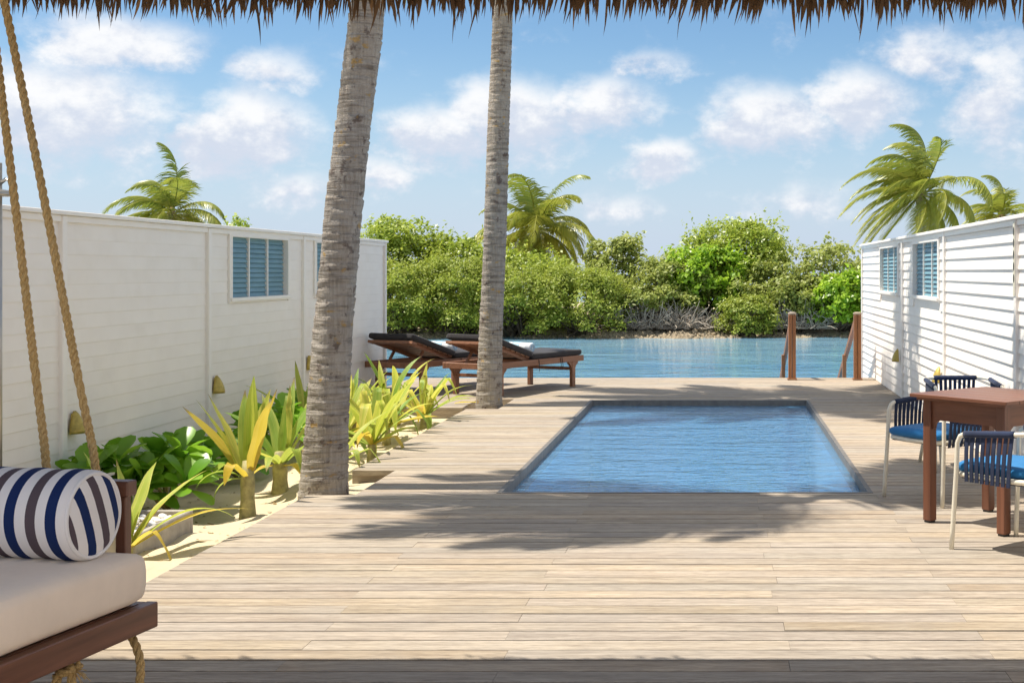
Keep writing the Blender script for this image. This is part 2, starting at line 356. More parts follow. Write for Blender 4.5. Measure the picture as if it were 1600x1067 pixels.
def _bolster():
    t = NT('striped_canvas'); tcn = t.node('ShaderNodeTexCoord'); s = t.node('ShaderNodeSeparateXYZ', {0: tcn.outputs['Object']})
    nrm = t.node('ShaderNodeSeparateXYZ', {0: tcn.outputs['Normal']})
    # stripes run round the roll; on the round end they run straight across
    endc = t.math('ADD', t.math('MULTIPLY', s.outputs[1], .94), t.math('MULTIPLY', s.outputs[2], .34))
    isend = t.math('GREATER_THAN', s.outputs[0], -.004)
    c = t.math('ADD', t.math('MULTIPLY', isend, endc), t.math('MULTIPLY', t.math('SUBTRACT', 1.0, isend), s.outputs[0]))
    ph = t.math('FRACT', t.math('DIVIDE', t.math('ADD', c, 10.0575), .135))
    blue = t.math('MULTIPLY', t.math('GREATER_THAN', ph, .0), t.math('LESS_THAN', ph, .25))
    grey = t.math('MULTIPLY', t.math('GREATER_THAN', ph, .5), t.math('LESS_THAN', ph, .75))
    col = t.mix(blue, (.84,.80,.77,1), (.009,.025,.105,1)); col = t.mix(grey, col, (.105,.078,.09,1))
    t.base(col).rough(.85); t.b.inputs['Specular IOR Level'].default_value = .2; t.bump(t.noise(t.coords('Object'), 900, 2, .6), .2, .001); return t.m
M['stripe'] = _bolster()
def _rope():
    t = NT('manila_rope'); n = t.noise(t.coords('Object', (1,1,.35)), 260, 4, .6); n2 = t.noise(t.coords('Object'), 18, 3, .6)
    b = t.mix(t.rng(n, .3, .7), (.34,.20,.06,1), (.68,.47,.20,1)); b = t.mix(t.rng(n2, .5, .75, 0, .3), b, (.60,.44,.22,1)); t.base(b).rough(.9); t.bump(n, .6, .003); return t.m
M['rope'] = _rope()
def _water(name, trans, tint, bump_scales, strength, opaque=None):
    t = NT(name); t.n.remove(t.b)
    h = None
    for (sc, w_, st) in bump_scales:
        n = t.noise(t.coords('Object', st), sc, 3, .55, .4); n = t.math('MULTIPLY', n, w_); h = n if h is None else t.math('ADD', h, n)
    bp = t.node('ShaderNodeBump', {'Height': h, 'Strength': strength, 'Distance': .1})
    fr = t.node('ShaderNodeFresnel', {'IOR': 1.33 if opaque else 1.45, 'Normal': bp.outputs[0]}); gl = t.node('ShaderNodeBsdfGlossy', {'Roughness': .04, 'Color': (1,1,1,1), 'Normal': bp.outputs[0]})
    if opaque:
        v = t.coords('Object', (.25,1,1)); n = t.noise(v, .55, 5, .6); n2 = t.noise(t.coords('Object', (.5,1,1)), 2.4, 4, .6)
        pos = t.node('ShaderNodeSeparateXYZ', {0: t.node('ShaderNodeTexCoord').outputs['Object']})
        shal = t.rng(pos.outputs[1], 24.0, 41.0, 0.0, 1.0)      # sandy shallows towards the far bank
        col = t.mix(t.math('ADD', t.math('MULTIPLY', shal, .75), t.rng(n, .35, .7, -.15, .4), True), c4(opaque[0]), c4(opaque[1])); col = t.mix(t.rng(n2, .5, .75, 0, .35), col, c4(opaque[2]))
        under = t.node('ShaderNodeBsdfDiffuse', {'Color': col, 'Normal': bp.outputs[0]})
    else:
        tp = t.node('ShaderNodeBsdfTransparent', {'Color': c4(tint)}); body = t.node('ShaderNodeBsdfDiffuse', {'Color': (.15,.42,.74,1), 'Normal': bp.outputs[0]})
        under = t.node('ShaderNodeMixShader', {0: .42}); t.l.new(tp.outputs[0], under.inputs[1]); t.l.new(body.outputs[0], under.inputs[2])
    ms = t.node('ShaderNodeMixShader', {0: fr.outputs[0]}); t.l.new(under.outputs[0], ms.inputs[1]); t.l.new(gl.outputs[0], ms.inputs[2]); t.l.new(ms.outputs[0], t.o.inputs[0]); return t.m
M['pool_water'] = _water('pool_water', True, (.82,.94,.98), [(3.2,.42,(.30,1,1)), (8.5,.28,(.36,1,1)), (21,.17,(.5,1,1))], .6)
M['sea_water'] = _water('sea_water', False, None, [(.8,.8,(.5,1,1)), (2.6,.4,(.6,1,1)), (9,.16,(.7,1,1))], .55, ((.085,.27,.51), (.25,.46,.60), (.05,.18,.41)))
def _tile():
    t = NT('blue_pool_tile'); v = t.coords('Object'); b = t.node('ShaderNodeTexBrick', {'Vector': v, 'Color1': (.26,.54,.78,1), 'Color2': (.32,.60,.82,1), 'Mortar': (.55,.70,.80,1), 'Scale': 12.0, 'Mortar Size': .012}); t.base(b.outputs[0]).rough(.3); return t.m
M['tile'] = _tile()
M['tile_dark'] = mat_plain('pool_wall_tile', (.16,.42,.68), .3, 0, .2, 40)
M['rim'] = mat_plain('pool_rim_stone', (.135,.125,.115), .6, 0, .25, 14, .2)

# ------------------------------------------------------------------ setting
def sheet(name, x0, x1, y0, y1, nx, ny, zf, m, lab=None):
    xs = np.linspace(x0, x1, nx+1); ys = np.linspace(y0, y1, ny+1); X, Y = np.meshgrid(xs, ys); Z = zf(X, Y)
    V = np.stack([X.ravel(), Y.ravel(), Z.ravel()], 1); i = np.arange(nx*ny); r = i//nx; c = i % nx; a = r*(nx+1)+c
    F = np.stack([a, a+1, a+nx+2, a+nx+1], 1); me = raw_mesh(name, V, F, 4); me.materials.append(m)
    o = bpy.data.objects.new(name, me); C.objects.link(o); me.polygons.foreach_set('use_smooth', [True]*len(me.polygons)); tag(o, kind='structure'); return o
SEA = -0.6
sheet('sea', -6000, 6000, 18.3, 12000, 1, 1, lambda X, Y: X*0+SEA, M['sea_water'])
def island_z(X, Y):
    s = np.clip((Y - 42.2 - .35*np.sin(X*.7) - .2*np.sin(X*2.3))/3.0, -1, 1.4); e = np.clip((64-Y)/4, 0, 1)
    return SEA + (-.12 + .62*np.where(s > 0, s, s*.6))*e - .3*(1-e) + .05*np.sin(X*3.1)*np.sin(Y*2.7)
sheet('island_ground', -60, 60, 41, 66, 160, 40, island_z, M['sand'])
def sand_z(X, Y):
    z = -.115 + .03*np.sin(X*3.1+Y*1.7) + .015*np.sin(X*9+Y*6.1) + .012*np.sin(Y*11-X*4)
    near = np.clip((8.9-Y)/1.2, 0, 1)*np.clip((X+3.5)/.5, 0, 1); z = z + near*.075
    return np.minimum(z, -.022)
sheet('sand_bed', -4.42, -2.38, 2.0, 15.84, 60, 300, sand_z, M['sand'])
sheet('ground', -60, -4.41, -14, 18.28, 20, 12, lambda X, Y: X*0-.12, M['sand'])
sheet('ground', 2.2, 60, -14, 18.28, 20, 12, lambda X, Y: X*0-.12, M['sand'])

# deck of cross boards
PX0, PX1, PY0, PY1 = -1.51, 1.035, 9.10, 15.67
DL, DR, DF, DB = -2.77, 2.165, -6.0, 18.98
deck = MB()
for (a, b) in [((DL+.06, DF, -.16),(DR, 9.04, -.10)), ((-2.42, 9.04, -.16),(PX0-.03, 14.9, -.10)), ((PX1+.03, 9.04, -.16),(DR, 15.72, -.10)),
               ((-2.40, 14.9, -.16),(PX0-.03, 15.72, -.10)), ((-4.36, 15.85, -.16),(DR, 18.93, -.10)), ((DL+.06, 10.24, -.16),(-2.42, 14.55, -.10)), ((-4.36, 14.9, -.16),(-2.86, 15.85, -.10))]:
    deck.box(a, b)
deck_o = deck.build('deck', M['deck_dark']); tag(deck_o, kind='structure')
pitch = 0.1415; gap = .0115
_plank = {}
def plank(x0, x1, y0, w_, parent):
    key = (round(x1-x0, 3), round(w_, 3))
    if key not in _plank:
        l, W = key; c = .0014; z0 = -.038
        prof = [(0, z0), (W, z0), (W, -c), (W-c, 0), (c, 0), (0, -c)]
        mb = MB().prism([(p, q) for p, q in prof], 0, l, 'yz', 'x'); _plank[key] = mb.mesh('plank'); _plank[key].materials.append(M['deck'])
    o = bpy.data.objects.new('plank', _plank[key]); C.objects.link(o); o.parent = parent
    o.location = (x0, y0, random.uniform(-.0016, .0006)); o.rotation_euler = (0, random.uniform(-.0004, .0004), 0); return o
rows = []
y = 4.35
while y < DB - .02: rows.append(y); y += pitch
far_edge = []
for i, y0 in enumerate(rows):
    yc = y0 + pitch/2; W = min(pitch, DB-y0) - gap; left = DL + random.uniform(-.004, .004)
    if 9.08 < yc < 10.20: left = -2.45
    elif 14.62 < yc < 15.80: left = -2.42
    elif yc >= 15.80: left = -4.34
    segs = [(left, DR)]
    if PY0 < yc < PY1: segs = [(left, PX0), (PX1, DR)]
    if 14.86 < yc < 15.80: segs.append((-4.34, -2.84))
    js = [j+random.uniform(-.03,.03) for j in ((-2.55, -.85, 1.06) if i % 2 == 0 else (-3.45, -1.67, .25))]
    for (a, b) in segs:
        cuts = [a] + [j for j in js if a+.3 < j < b-.3] + [b]
        for k in range(len(cuts)-1): plank(cuts[k]+(.0006 if k else 0), cuts[k+1]-(.0006 if k < len(cuts)-2 else 0), y0, W, deck_o)
mb = MB(); y = rows[0] - pitch                      # boards behind the view
while y > DF: mb.box((DL, y, -.03), (DR, y+pitch-gap, -.0005)); y -= pitch
o = mb.build('rear_planks', M['deck'], deck_o); tag(o, kind='stuff')
# edge boards of the deck (fascia)
mb = MB()
for (a, b) in [((DL-.022, 4.0, -.15),(DL-.004, 9.07, -.012)), ((DL-.022, 10.22, -.19),(DL-.004, 14.56, -.012)), ((DL-.02, 10.2, -.19),(-2.452, 10.218, -.012)), ((DL-.022, 9.075, -.19),(-2.452, 9.093, -.012)),
               ((-2.47, 9.094, -.2),(-2.453, 10.19, -.012)), ((-4.34, 14.835, -.19),(-2.84, 14.853, -.012)), ((-2.855, 14.853,-.19),(-2.838, 15.78,-.012)), ((-2.44, 14.64, -.19),(-2.423, 15.79, -.012)), ((-2.838, 15.80, -.19),(-2.441, 15.818, -.012)), ((-2.79, 14.575, -.19),(-2.423, 14.593, -.012)), ((-4.34, DB+.002, -.3),(DR, DB+.022, -.012))]:
    mb.box(a, b)
mb.build('fascia', M['deck'], deck_o)
# pool
mb = MB(); d0 = -1.25; t_ = .12; z1 = -.034
mb.box((PX0-t_, PY0-t_, d0-.1), (PX1+t_, PY1+t_, d0)); mb.build('pool_floor', M['tile'], None); mb_floor = bpy.data.objects['pool_floor']; mb = MB()
mb.box((PX0-t_, PY0-t_, d0), (PX0-.004, PY1+t_, z1)); mb.box((PX1+.004, PY0-t_, d0), (PX1+t_, PY1+t_, z1))
mb.box((PX0-.004, PY0-t_, d0), (PX1+.004, PY0-.004, z1)); mb.box((PX0-.004, PY1+.004, d0), (PX1+.004, PY1+t_, z1))
pool = mb.build('pool', M['tile_dark']); tag(pool, kind='structure'); mb_floor.parent = pool
mb = MB(); k_ = .03; zt = .0035; zb = -.17
mb.box((PX0-.003, PY0-.003, zb), (PX0+k_, PY1+.003, zt)); mb.box((PX1-k_, PY0-.003, zb), (PX1+.003, PY1+.003, zt))
mb.box((PX0+k_, PY0-.003, zb), (PX1-k_, PY0+k_, zt-.001)); mb.box((PX0+k_, PY1-k_, zb), (PX1-k_, PY1+.003, zt-.001))
mb.build('pool_rim', M['rim'], pool)
o = MB().add([(PX0+.001, PY0+.001, -.064), (PX1-.001, PY0+.001, -.064), (PX1-.001, PY1-.001, -.064), (PX0+.001, PY1-.001, -.064)], [(0,1,2,3)]).build('pool_water', M['pool_water']); tag(o, kind='structure')

# ------------------------------------------------------------------ boarded walls
PIT = .1005
def siding(parent, X, sgn, y0, y1, z0, z1, holes, lap=.025):
    """lap boards on the plane x = X facing sgn"""
    z = z0; k = 0
    while z < z1 - .01:
        h = min(PIT, z1 - z); segs = [(y0, y1)]
        for (a, b, c, d) in holes:
            if z + h > c+.002 and z < d-.002:
                ns = []
                for (p, q) in segs:
                    if b <= p or a >= q: ns.append((p, q))
                    else:
                        if a - p > .02: ns.append((p, a))
                        if q - b > .02: ns.append((b, q))
                segs = ns
        for (p, q) in segs:
            e = random.uniform(-.0015, .0015)
            prof = [(X, z+.001), (X + sgn*(lap-.001+e), z+.001), (X + sgn*(lap+e), z+.006), (X + sgn*.007, z+h+.004), (X, z+h+.004)]
            mb = MB().prism(prof, p+.002, q-.002, 'xz', 'y'); 
            oo = mb.build('siding_board', M['white'], parent)
        z += PIT; k += 1
def window(parent, X, sgn, y0, y1, z0, z1, n=12, cols=3):
    f = MB(); fw = .045; rec = -.03
    # reveal lining and frame set back in the wall
    f.box((min(X+sgn*.034, X+sgn*rec), y0, z0), (max(X+sgn*.034, X+sgn*rec), y0+.022, z1)); f.box((min(X+sgn*.034, X+sgn*rec), y1-.022, z0), (max(X+sgn*.034, X+sgn*rec), y1, z1))
    f.box((min(X+sgn*.033, X+sgn*rec), y0+.022, z1-.022), (max(X+sgn*.033, X+sgn*rec), y1-.022, z1))
    wi = f.build('window', M['white_trim'], parent, bevel=.003, seg=1)
    s_ = MB(); s_.box((min(X+sgn*.05, X+sgn*rec), y0-.03, z0-.03), (max(X+sgn*.05, X+sgn*rec), y1+.03, z0+.005)); s_.build('sill', M['white_trim'], wi, bevel=.004, seg=1)
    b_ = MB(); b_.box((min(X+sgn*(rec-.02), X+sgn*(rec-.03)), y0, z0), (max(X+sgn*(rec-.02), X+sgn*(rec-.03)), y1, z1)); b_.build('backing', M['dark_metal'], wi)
    ya, yb, za, zb_ = y0+.022, y1-.022, z0+.006, z1-.022; cw = (yb-ya)/cols
    for c in range(1, cols):
        m_ = MB(); yc = ya + cw*c; m_.box((min(X+sgn*(rec+.03), X+sgn*(rec-.01)), yc-.012, za), (max(X+sgn*(rec+.03), X+sgn*(rec-.01)), yc+.012, zb_)); m_.build('mullion', M['white_trim'], wi)
    sp = (zb_-za)/n; a = R(22); mesh = None
    for c in range(cols):
        for k in range(n):
            yc = ya + cw*(c+.5); zc = za + sp*(k+.5)
            if mesh is None:
                hw = cw/2 - .014; L_ = sp*.60; th = .005
                q = [(-sgn*L_*math.sin(a)*-1*-1, L_*math.cos(a)), (sgn*L_*math.sin(a), -L_*math.cos(a))]
                p0, p1 = Vector(q[0]), Vector(q[1]); nn = Vector((sgn*math.cos(a), math.sin(a)))*th
                mesh = MB().prism([tuple(p0), tuple(p1), tuple(p1+nn), tuple(p0+nn)], -hw, hw, 'xz', 'y').mesh('louvre_slat'); mesh.materials.append(M['slat'])
            o = bpy.data.objects.new('louvre_slat', mesh); C.objects.link(o); o.parent = wi; o.location = (X+sgn*(rec+.005), yc, zc); o.rotation_euler = (0, random.uniform(-.03, .03), 0)
def wall(label, X, sgn, ys, zt, z0, holes, end):
    t = thing('boarded_wall', label, 'wall', (0,0,0))
    c = MB(); segs_y = sorted(holes); y = ys[0]
    for (a, b, zc, zd) in segs_y:
        c.box((min(X, X-sgn*.10), y, z0), (max(X, X-sgn*.10), a, zt-.03)); c.box((min(X, X-sgn*.10), a, z0), (max(X, X-sgn*.10), b, zc)); c.box((min(X, X-sgn*.10), a, zd), (max(X, X-sgn*.10), b, zt-.03)); y = b
    c.box((min(X, X-sgn*.10), y, z0), (max(X, X-sgn*.10), ys[-1], zt-.03)); c.box((min(X, X-sgn*.10), -6, z0), (max(X, X-sgn*.10), ys[0], zt-.03)); c.build('wall_core', M['white'], t)  # unseen run behind the view, added to bounce light onto the bed
    for k in range(len(ys)-1):
        a, b = ys[k], ys[k+1]
        siding(t, X, sgn, a+.03, b-.03, z0, zt-.075, [(h[0]-.04, h[1]+.04, h[2]-.04, h[3]+.04) for h in holes], .021 if sgn < 0 else .011)
    for yy in ys:
        MB().box((min(X-sgn*.01, X+sgn*.04), yy-.032, z0), (max(X-sgn*.01, X+sgn*.04), yy+.032, zt-.032)).build('post', M['white_trim'], t, bevel=.004, seg=1)
    MB().box((min(X, X+sgn*.031), ys[0]+.04, zt-.072), (max(X, X+sgn*.031), ys[-1]-.033, zt-.032)).build('frieze_board', M['white_trim'], t)
    MB().box((min(X-sgn*.12, X+sgn*.06), ys[0], zt-.03), (max(X-sgn*.12, X+sgn*.06), ys[-1]+.05, zt)).build('cap_board', M['white_trim'], t, bevel=.004, seg=1)
    for (a, b, zc, zd) in holes:
        for (p, q, r_, s_) in [(a-.04, a, zc-.04, zd+.04), (b, b+.04, zc-.04, zd+.04), (a, b, zd, zd+.04), (a, b, zc-.04, zc)]:
            MB().box((min(X, X+sgn*.03), p, r_), (max(X, X+sgn*.03), q, s_)).build('casing', M['white_trim'], t)
        window(t, X, sgn, a, b, zc, zd)
    return t
wall('tall white boarded wall in shade along the sand bed on the left', -4.36, 1, [3.8, 6.33, 8.87, 11.40, 14.0, 17.4], 1.90, -.2, [(11.92, 13.5, 1.26, 1.83), (14.42, 16.0, 1.26, 1.83)], 17.4)
rw = wall('bright sunlit white boarded wall behind the dining chairs on the right', 2.17, -1, [4.2, 7.0, 9.72, 12.84, 15.80, 20.25], 1.905, -.7, [(13.2, 14.94, 1.235, 1.82), (16.2, 18.0, 1.235, 1.82)], 20.25)
s = MB().box((2.125, 9.69, 1.32), (2.128, 9.75, 1.86)).build('slotted_plate', M['cream_metal'], rw)
for k in range(5):
    zc = 1.79 - k*.085
    MB().lathe([(.0, 0), (.016, 0), (.016, .002), (0, .002)], 12, Matrix.Translation((2.1245, 9.72, zc)) @ Matrix.Rotation(R(-90), 4, 'Y') @ Matrix.Scale(1.9, 4, (1,0,0))).build('slot', M['dark_metal'], s)

def wall_lamp(label, X, sgn, y, z):
    t = thing('wall_lamp', label, 'wall lamp', (X, y, z), 0, 'shell lamps on the boarded walls')
    n, m = 8, 12; vs = []; fs = []
    for i in range(n+1):                      # half-shell hood, open below
        u = i/n; zz = .075 - .15*u; rr = .012 + .055*math.sin(u*math.pi*.5)**.8
        for k in range(m+1):
            a = -math.pi/2 + math.pi*k/m; vs.append((sgn*rr*1.15*math.cos(a), rr*math.sin(a), zz))
    for i in range(n):
        for k in range(m): fs.append((i*(m+1)+k, i*(m+1)+k+1, (i+1)*(m+1)+k+1, (i+1)*(m+1)+k))
    o = MB().add(vs, fs).build('hood', M['brass'], t, True); md = o.modifiers.new('t', 'SOLIDIFY'); md.thickness = .004
    MB().box((0 if sgn > 0 else -.006, -.04, -.065), (.006 if sgn > 0 else 0, .04, .06)).build('back_plate', M['brass'], t)
    MB().lathe([(.012, -.05), (.02, -.03), (.02, 0), (.008, .02)], 12, Matrix.Translation((sgn*.03, 0, 0))).build('bulb', M['white_trim'], t, True)
wall_lamp('brass shell lamp on the shaded wall above the bolster', -4.335, 1, 9.02, .49)
wall_lamp('brass shell lamp on the shaded wall left of the big yellow lily', -4.335, 1, 11.56, .53)
wall_lamp('brass shell lamp on the shaded wall beside the leaning palm trunk', -4.335, 1, 14.16, .54)
wall_lamp('brass shell lamp on the sunlit wall nearer the wooden stair rails', 2.13, -1, 16.05, .50)
wall_lamp('brass shell lamp on the sunlit wall just above the dining chair', 2.13, -1, 13.02, .50)

# ------------------------------------------------------------------ palms
def add_strip(Vs, Fs, Ts, base, dirv, side, length, width, droop, tint, nseg=3):
    """narrow leaflet bending down"""
    b = len(Vs); p = np.array(base, float); d = np.array(dirv, float); s_ = np.array(side, float)
    for i in range(nseg+1):
        u = i/nseg; wd = width*(1-u)**.6*(.55+.9*min(u*3, .5)) if i < nseg else 0.001
        Vs.append(p - s_*wd/2); Vs.append(p + s_*wd/2)
        if i < nseg:
            d = d + np.array([droop[0], droop[1], droop[2]])*(1.0/nseg); d /= np.linalg.norm(d); p = p + d*length/nseg
    for i in range(nseg): Fs.append((b+2*i, b+2*i+1, b+2*i+3, b+2*i+2)); Ts.append(tint)
def frond_mesh(name, az_, elv, length, wind, tint0, rnd, nl=46, lw=.05, arch=1.0):
    d = np.array([math.cos(elv)*math.cos(az_), math.cos(elv)*math.sin(az_), math.sin(elv)]); p = np.zeros(3); n = 26; P = [p.copy()]; D = [d.copy()]
    bend = np.array([wind[0], wind[1], -.95])
    for i in range(n):
        u = i/n; d = d + bend*(.028 + .085*u)*arch*rnd.uniform(.8, 1.2); d /= np.linalg.norm(d); p = p + d*length/n; P.append(p.copy()); D.append(d.copy())
    Vs, Fs, Ts = [], [], []
    m = MB().tube([tuple(q) for q in P], [.028*(1-.9*i/n)*length/3+.003 for i in range(n+1)], 5); Vs = [np.array(v) for v in m.v]; Fs = []; Ts = []
    quads = [f for f in m.f if len(f) == 4]; Fs += quads; Ts += [.75]*len(quads)
    up = np.array([0,0,1.0])
    for k in range(nl):
        u = .13 + .87*k/(nl-1); x = u*n; i = min(int(x), n-1); f = x-i; q = P[i]*(1-f)+P[i+1]*f; t = D[min(i+1, n)]
        side = np.cross(t, up); ns = np.linalg.norm(side); side = side/ns if ns > .05 else np.array([1.0,0,0]); nrm = np.cross(side, t)
        ll = length*.30*(math.sin(math.pi*(u**.75*.86+.10)))**.8*rnd.uniform(.8, 1.1)
        for sg in (-1, 1):
            if rnd.random() < .06: continue
            dv = side*sg*.9 + t*(.55+.5*u) + nrm*.25 + np.array([wind[0], wind[1], 0])*.6; dv /= np.linalg.norm(dv)
            dr = (wind[0]*1.0, wind[1]*1.0, -1.05+rnd.uniform(-.3, .2))
            wv_ = np.cross(dv, up); wn_ = np.linalg.norm(wv_); wv_ = t if wn_ < .05 else t*.8+nrm*.2
            add_strip(Vs, Fs, Ts, q, dv, wv_/np.linalg.norm(wv_), ll, lw*length/3, dr, min(1, max(0, tint0 + rnd.uniform(-.22, .22) + .25*max(0, u-.8))))
    me = raw_mesh(name, np.array(Vs), np.array(Fs), 4, Ts); me.materials.append(M['frond']); return me
def trunk_mesh(path, rad, n=28, ring=.062, seed=0, amp=.012):
    amp *= .62; rnd = random.Random(seed); pts = [Vector(p) for p in path]; Ls = [0]
    for i in range(1, len(pts)): Ls.append(Ls[-1] + (pts[i]-pts[i-1]).length)
    tot = Ls[-1]
    def at(s):
        for i in range(1, len(pts)):
            if s <= Ls[i] or i == len(pts)-1:
                f = (s-Ls[i-1])/(Ls[i]-Ls[i-1]); return pts[i-1].lerp(pts[i], f), rad[i-1]*(1-f)+rad[i]*f
    V = []; rows_ = []; s_ = 0; ph = rnd.uniform(0, 6)
    S = []
    while s_ < tot:
        h = ring*rnd.uniform(.65, 1.5); S += [(s_, -1.0), (s_+h*.15, .15), (s_+h*.55, .6), (s_+h*.86, 1.0)]; s_ += h
    for (q, a) in S:
        c, r = at(min(q, tot)); row = []
        for k in range(n):
            an = 2*math.pi*k/n; wob = 1 + .035*math.sin(2*an+ph+q*1.3)+.025*math.sin(5*an+q*3.1)
            rr = r*wob + amp*a*(.6+.4*math.sin(an*3+q*17)) + rnd.uniform(-.003, .003)
            tilt = .02*math.sin(an+q*5)
            row.append(len(V)); V.append((c.x+rr*math.cos(an), c.y+rr*math.sin(an), c.z+tilt))
        rows_.append(row)
    F = [(rows_[i][k], rows_[i][(k+1) % n], rows_[i+1][(k+1) % n], rows_[i+1][k]) for i in range(len(rows_)-1) for k in range(n)]
    me = raw_mesh('trunk', np.array(V), np.array(F), 4); me.materials.append(M['bark']); me.polygons.foreach_set('use_smooth', [True]*len(F)); return me
def palm(label, base, path, rad, crown, nf, length, wind, seed, tint=.35, fl=None, group=None, lw=.05, nl=46, amp=.012, nseg=28, ring=.062, arch=1.0):
    t = thing('coconut_palm', label, 'palm tree', base, 0, group); rnd = random.Random(seed)
    o = obj('trunk', trunk_mesh(path, rad, nseg, ring, seed, amp), None, t)
    top = Vector(path[-1])
    k_ = MB().lathe([(rad[-1]*.9, -.25), (rad[-1]*1.5, -.02), (rad[-1]*1.3, .2), (.02, .42)], 12, Matrix.Translation(top)); k_.build('crown_shaft', M['husk'], t, True)
    specs = fl
    if specs is None:
        specs = []
        for i in range(nf):
            a = i*2.39996 + rnd.uniform(-.3, .3); u = (i+.5)/nf; e = R(80 - 112*u**.85 + rnd.uniform(-8, 8)); specs.append((a, e, length*rnd.uniform(.85, 1.08), min(.98, tint - .18 + .5*u + rnd.uniform(-.1, .14))))
    for (a, e, l_, ti) in specs:
        me = frond_mesh('frond', a, e, l_, wind, ti, rnd, nl, lw, arch); obj('frond', me, None, t, loc=(top.x, top.y, top.z+.12))
    return t
palm('thick leaning coconut palm trunk with orange lichen beside the swing bed', (-2.785, 9.42, -.15),
     [(0,0,-.1),(.005,0,.18),(.03,.0,.55),(.07,.01,1.2),(.14,.02,2.1),(.285,.06,3.35),(.43,-.06,4.8),(.55,-.40,6.2)], [.18,.160,.143,.136,.130,.118,.112,.105], None, 17, 2.9, (-.18, .02), 3, amp=.009, nl=60, lw=.075, ring=.075,
     fl=[(a, e, l, .4) for (a, e, l) in [(R(180),R(25),3.0),(R(205),R(32),2.9),(R(155),R(30),3.0),(R(228),R(28),2.6),(R(146),R(40),2.8),(R(195),R(45),2.8),(R(30),R(30),2.8),(R(45),R(15),2.9),(R(20),R(38),2.6),(R(8),R(24),2.2),(R(215),R(10),2.9),(R(240),R(15),2.3),(R(190),R(-5),2.8),(R(222),R(-2),2.3),(R(60),R(62),2.6),(R(165),R(65),2.6),(R(248),R(60),2.0)]])
palm('slimmer upright coconut palm trunk beside the right-hand sun lounger', (-2.60, 15.12, -.15),
     [(0,0,-.1),(.0,0,.2),(.02,0,.8),(.06,.0,1.8),(.10,.01,3.0),(.15,.04,4.6),(.185,.22,5.8),(.225,.80,7.1)], [.165,.152,.135,.124,.118,.112,.10,.095], None, 20, 3.0, (-.2, .03), 5, amp=.007, nl=60, lw=.075, ring=.075,
     group=None)

# ------------------------------------------------------------------ thatched roof, rear cut short to let light onto the swing bed
th = thing('thatched_roof', 'brown dried palm thatch roof edge along the top of the view', 'roof', (0, 0, 0))
EY, EZ = 5.27, 2.60
mb = MB().prism([(EY, EZ-.03), (EY+.02, EZ+.07), (4.2, EZ+.75), (3.3, EZ+.10), (3.3, EZ-.0), (4.2, EZ+.6)], -4.6, 4.2, 'yz', 'x'); mb.build('thatch_slab', M['thatch'], th)
for (px_, py_) in ((-4.4, 4.7), (3.9, 4.7), (-4.4, 3.6), (3.9, 3.6)): MB().tube([(px_, py_, -.15), (px_, py_, EZ+.3)], .07, 14).build('canopy_post', M['rail_wood'], th, True)
MB().box((-4.5, 4.28, 2.86), (4.1, 4.40, 3.02)).build('hanging_beam', M['rail_wood'], th)
Vs, Fs, Ts = [], [], []; rnd = random.Random(21)
x = -4.2
while x < 2.6:                                   # hanging leaf tips, in tied bundles
    nb = rnd.randint(13, 24); bl = rnd.uniform(.75, 1.15); ang0 = rnd.uniform(-.18, .12); bw = rnd.uniform(.07, .13)
    for k in range(nb):
        xx = x + bw*k/nb + rnd.uniform(-.012, .012); l_ = bl*rnd.uniform(.055, .15)*(1.0 if rnd.random() < .93 else 1.45)
        an = ang0 + rnd.uniform(-.16, .16); wd = rnd.uniform(.006, .015)
        b = len(Vs); yy = EY + rnd.uniform(-.08, .02) + .035*math.sin(x*5.3)*math.sin(x*1.9); zz = EZ - .0 + rnd.uniform(-.01, .02)
        tw = rnd.uniform(-.6, .6); sv = np.array([math.cos(tw), math.sin(tw), 0]); p = np.array([xx, yy, zz]); d = np.array([math.sin(an), rnd.uniform(-.35, .55), -math.cos(an)]); nsg = 4
        for i in range(nsg+1):
            u = i/nsg; w2 = wd*(1.0 if u < .5 else max(.02, 1-(u-.5)*2*.98)); Vs.append(p - sv*w2/2); Vs.append(p + sv*w2/2); d = d + np.array([rnd.uniform(-.09, .05), 0, 0]); d /= np.linalg.norm(d); p = p + d*l_/nsg
        ti = rnd.random()
        for i in range(nsg): Fs.append((b+2*i, b+2*i+1, b+2*i+3, b+2*i+2)); Ts.append(ti)
    x += bw*rnd.uniform(.72, .98)
me = raw_mesh('thatch_fringe', np.array(Vs), np.array(Fs), 4, Ts); me.materials.append(M['thatch']); o = obj('thatch_fringe', me, None, th); tag(o, kind='stuff')

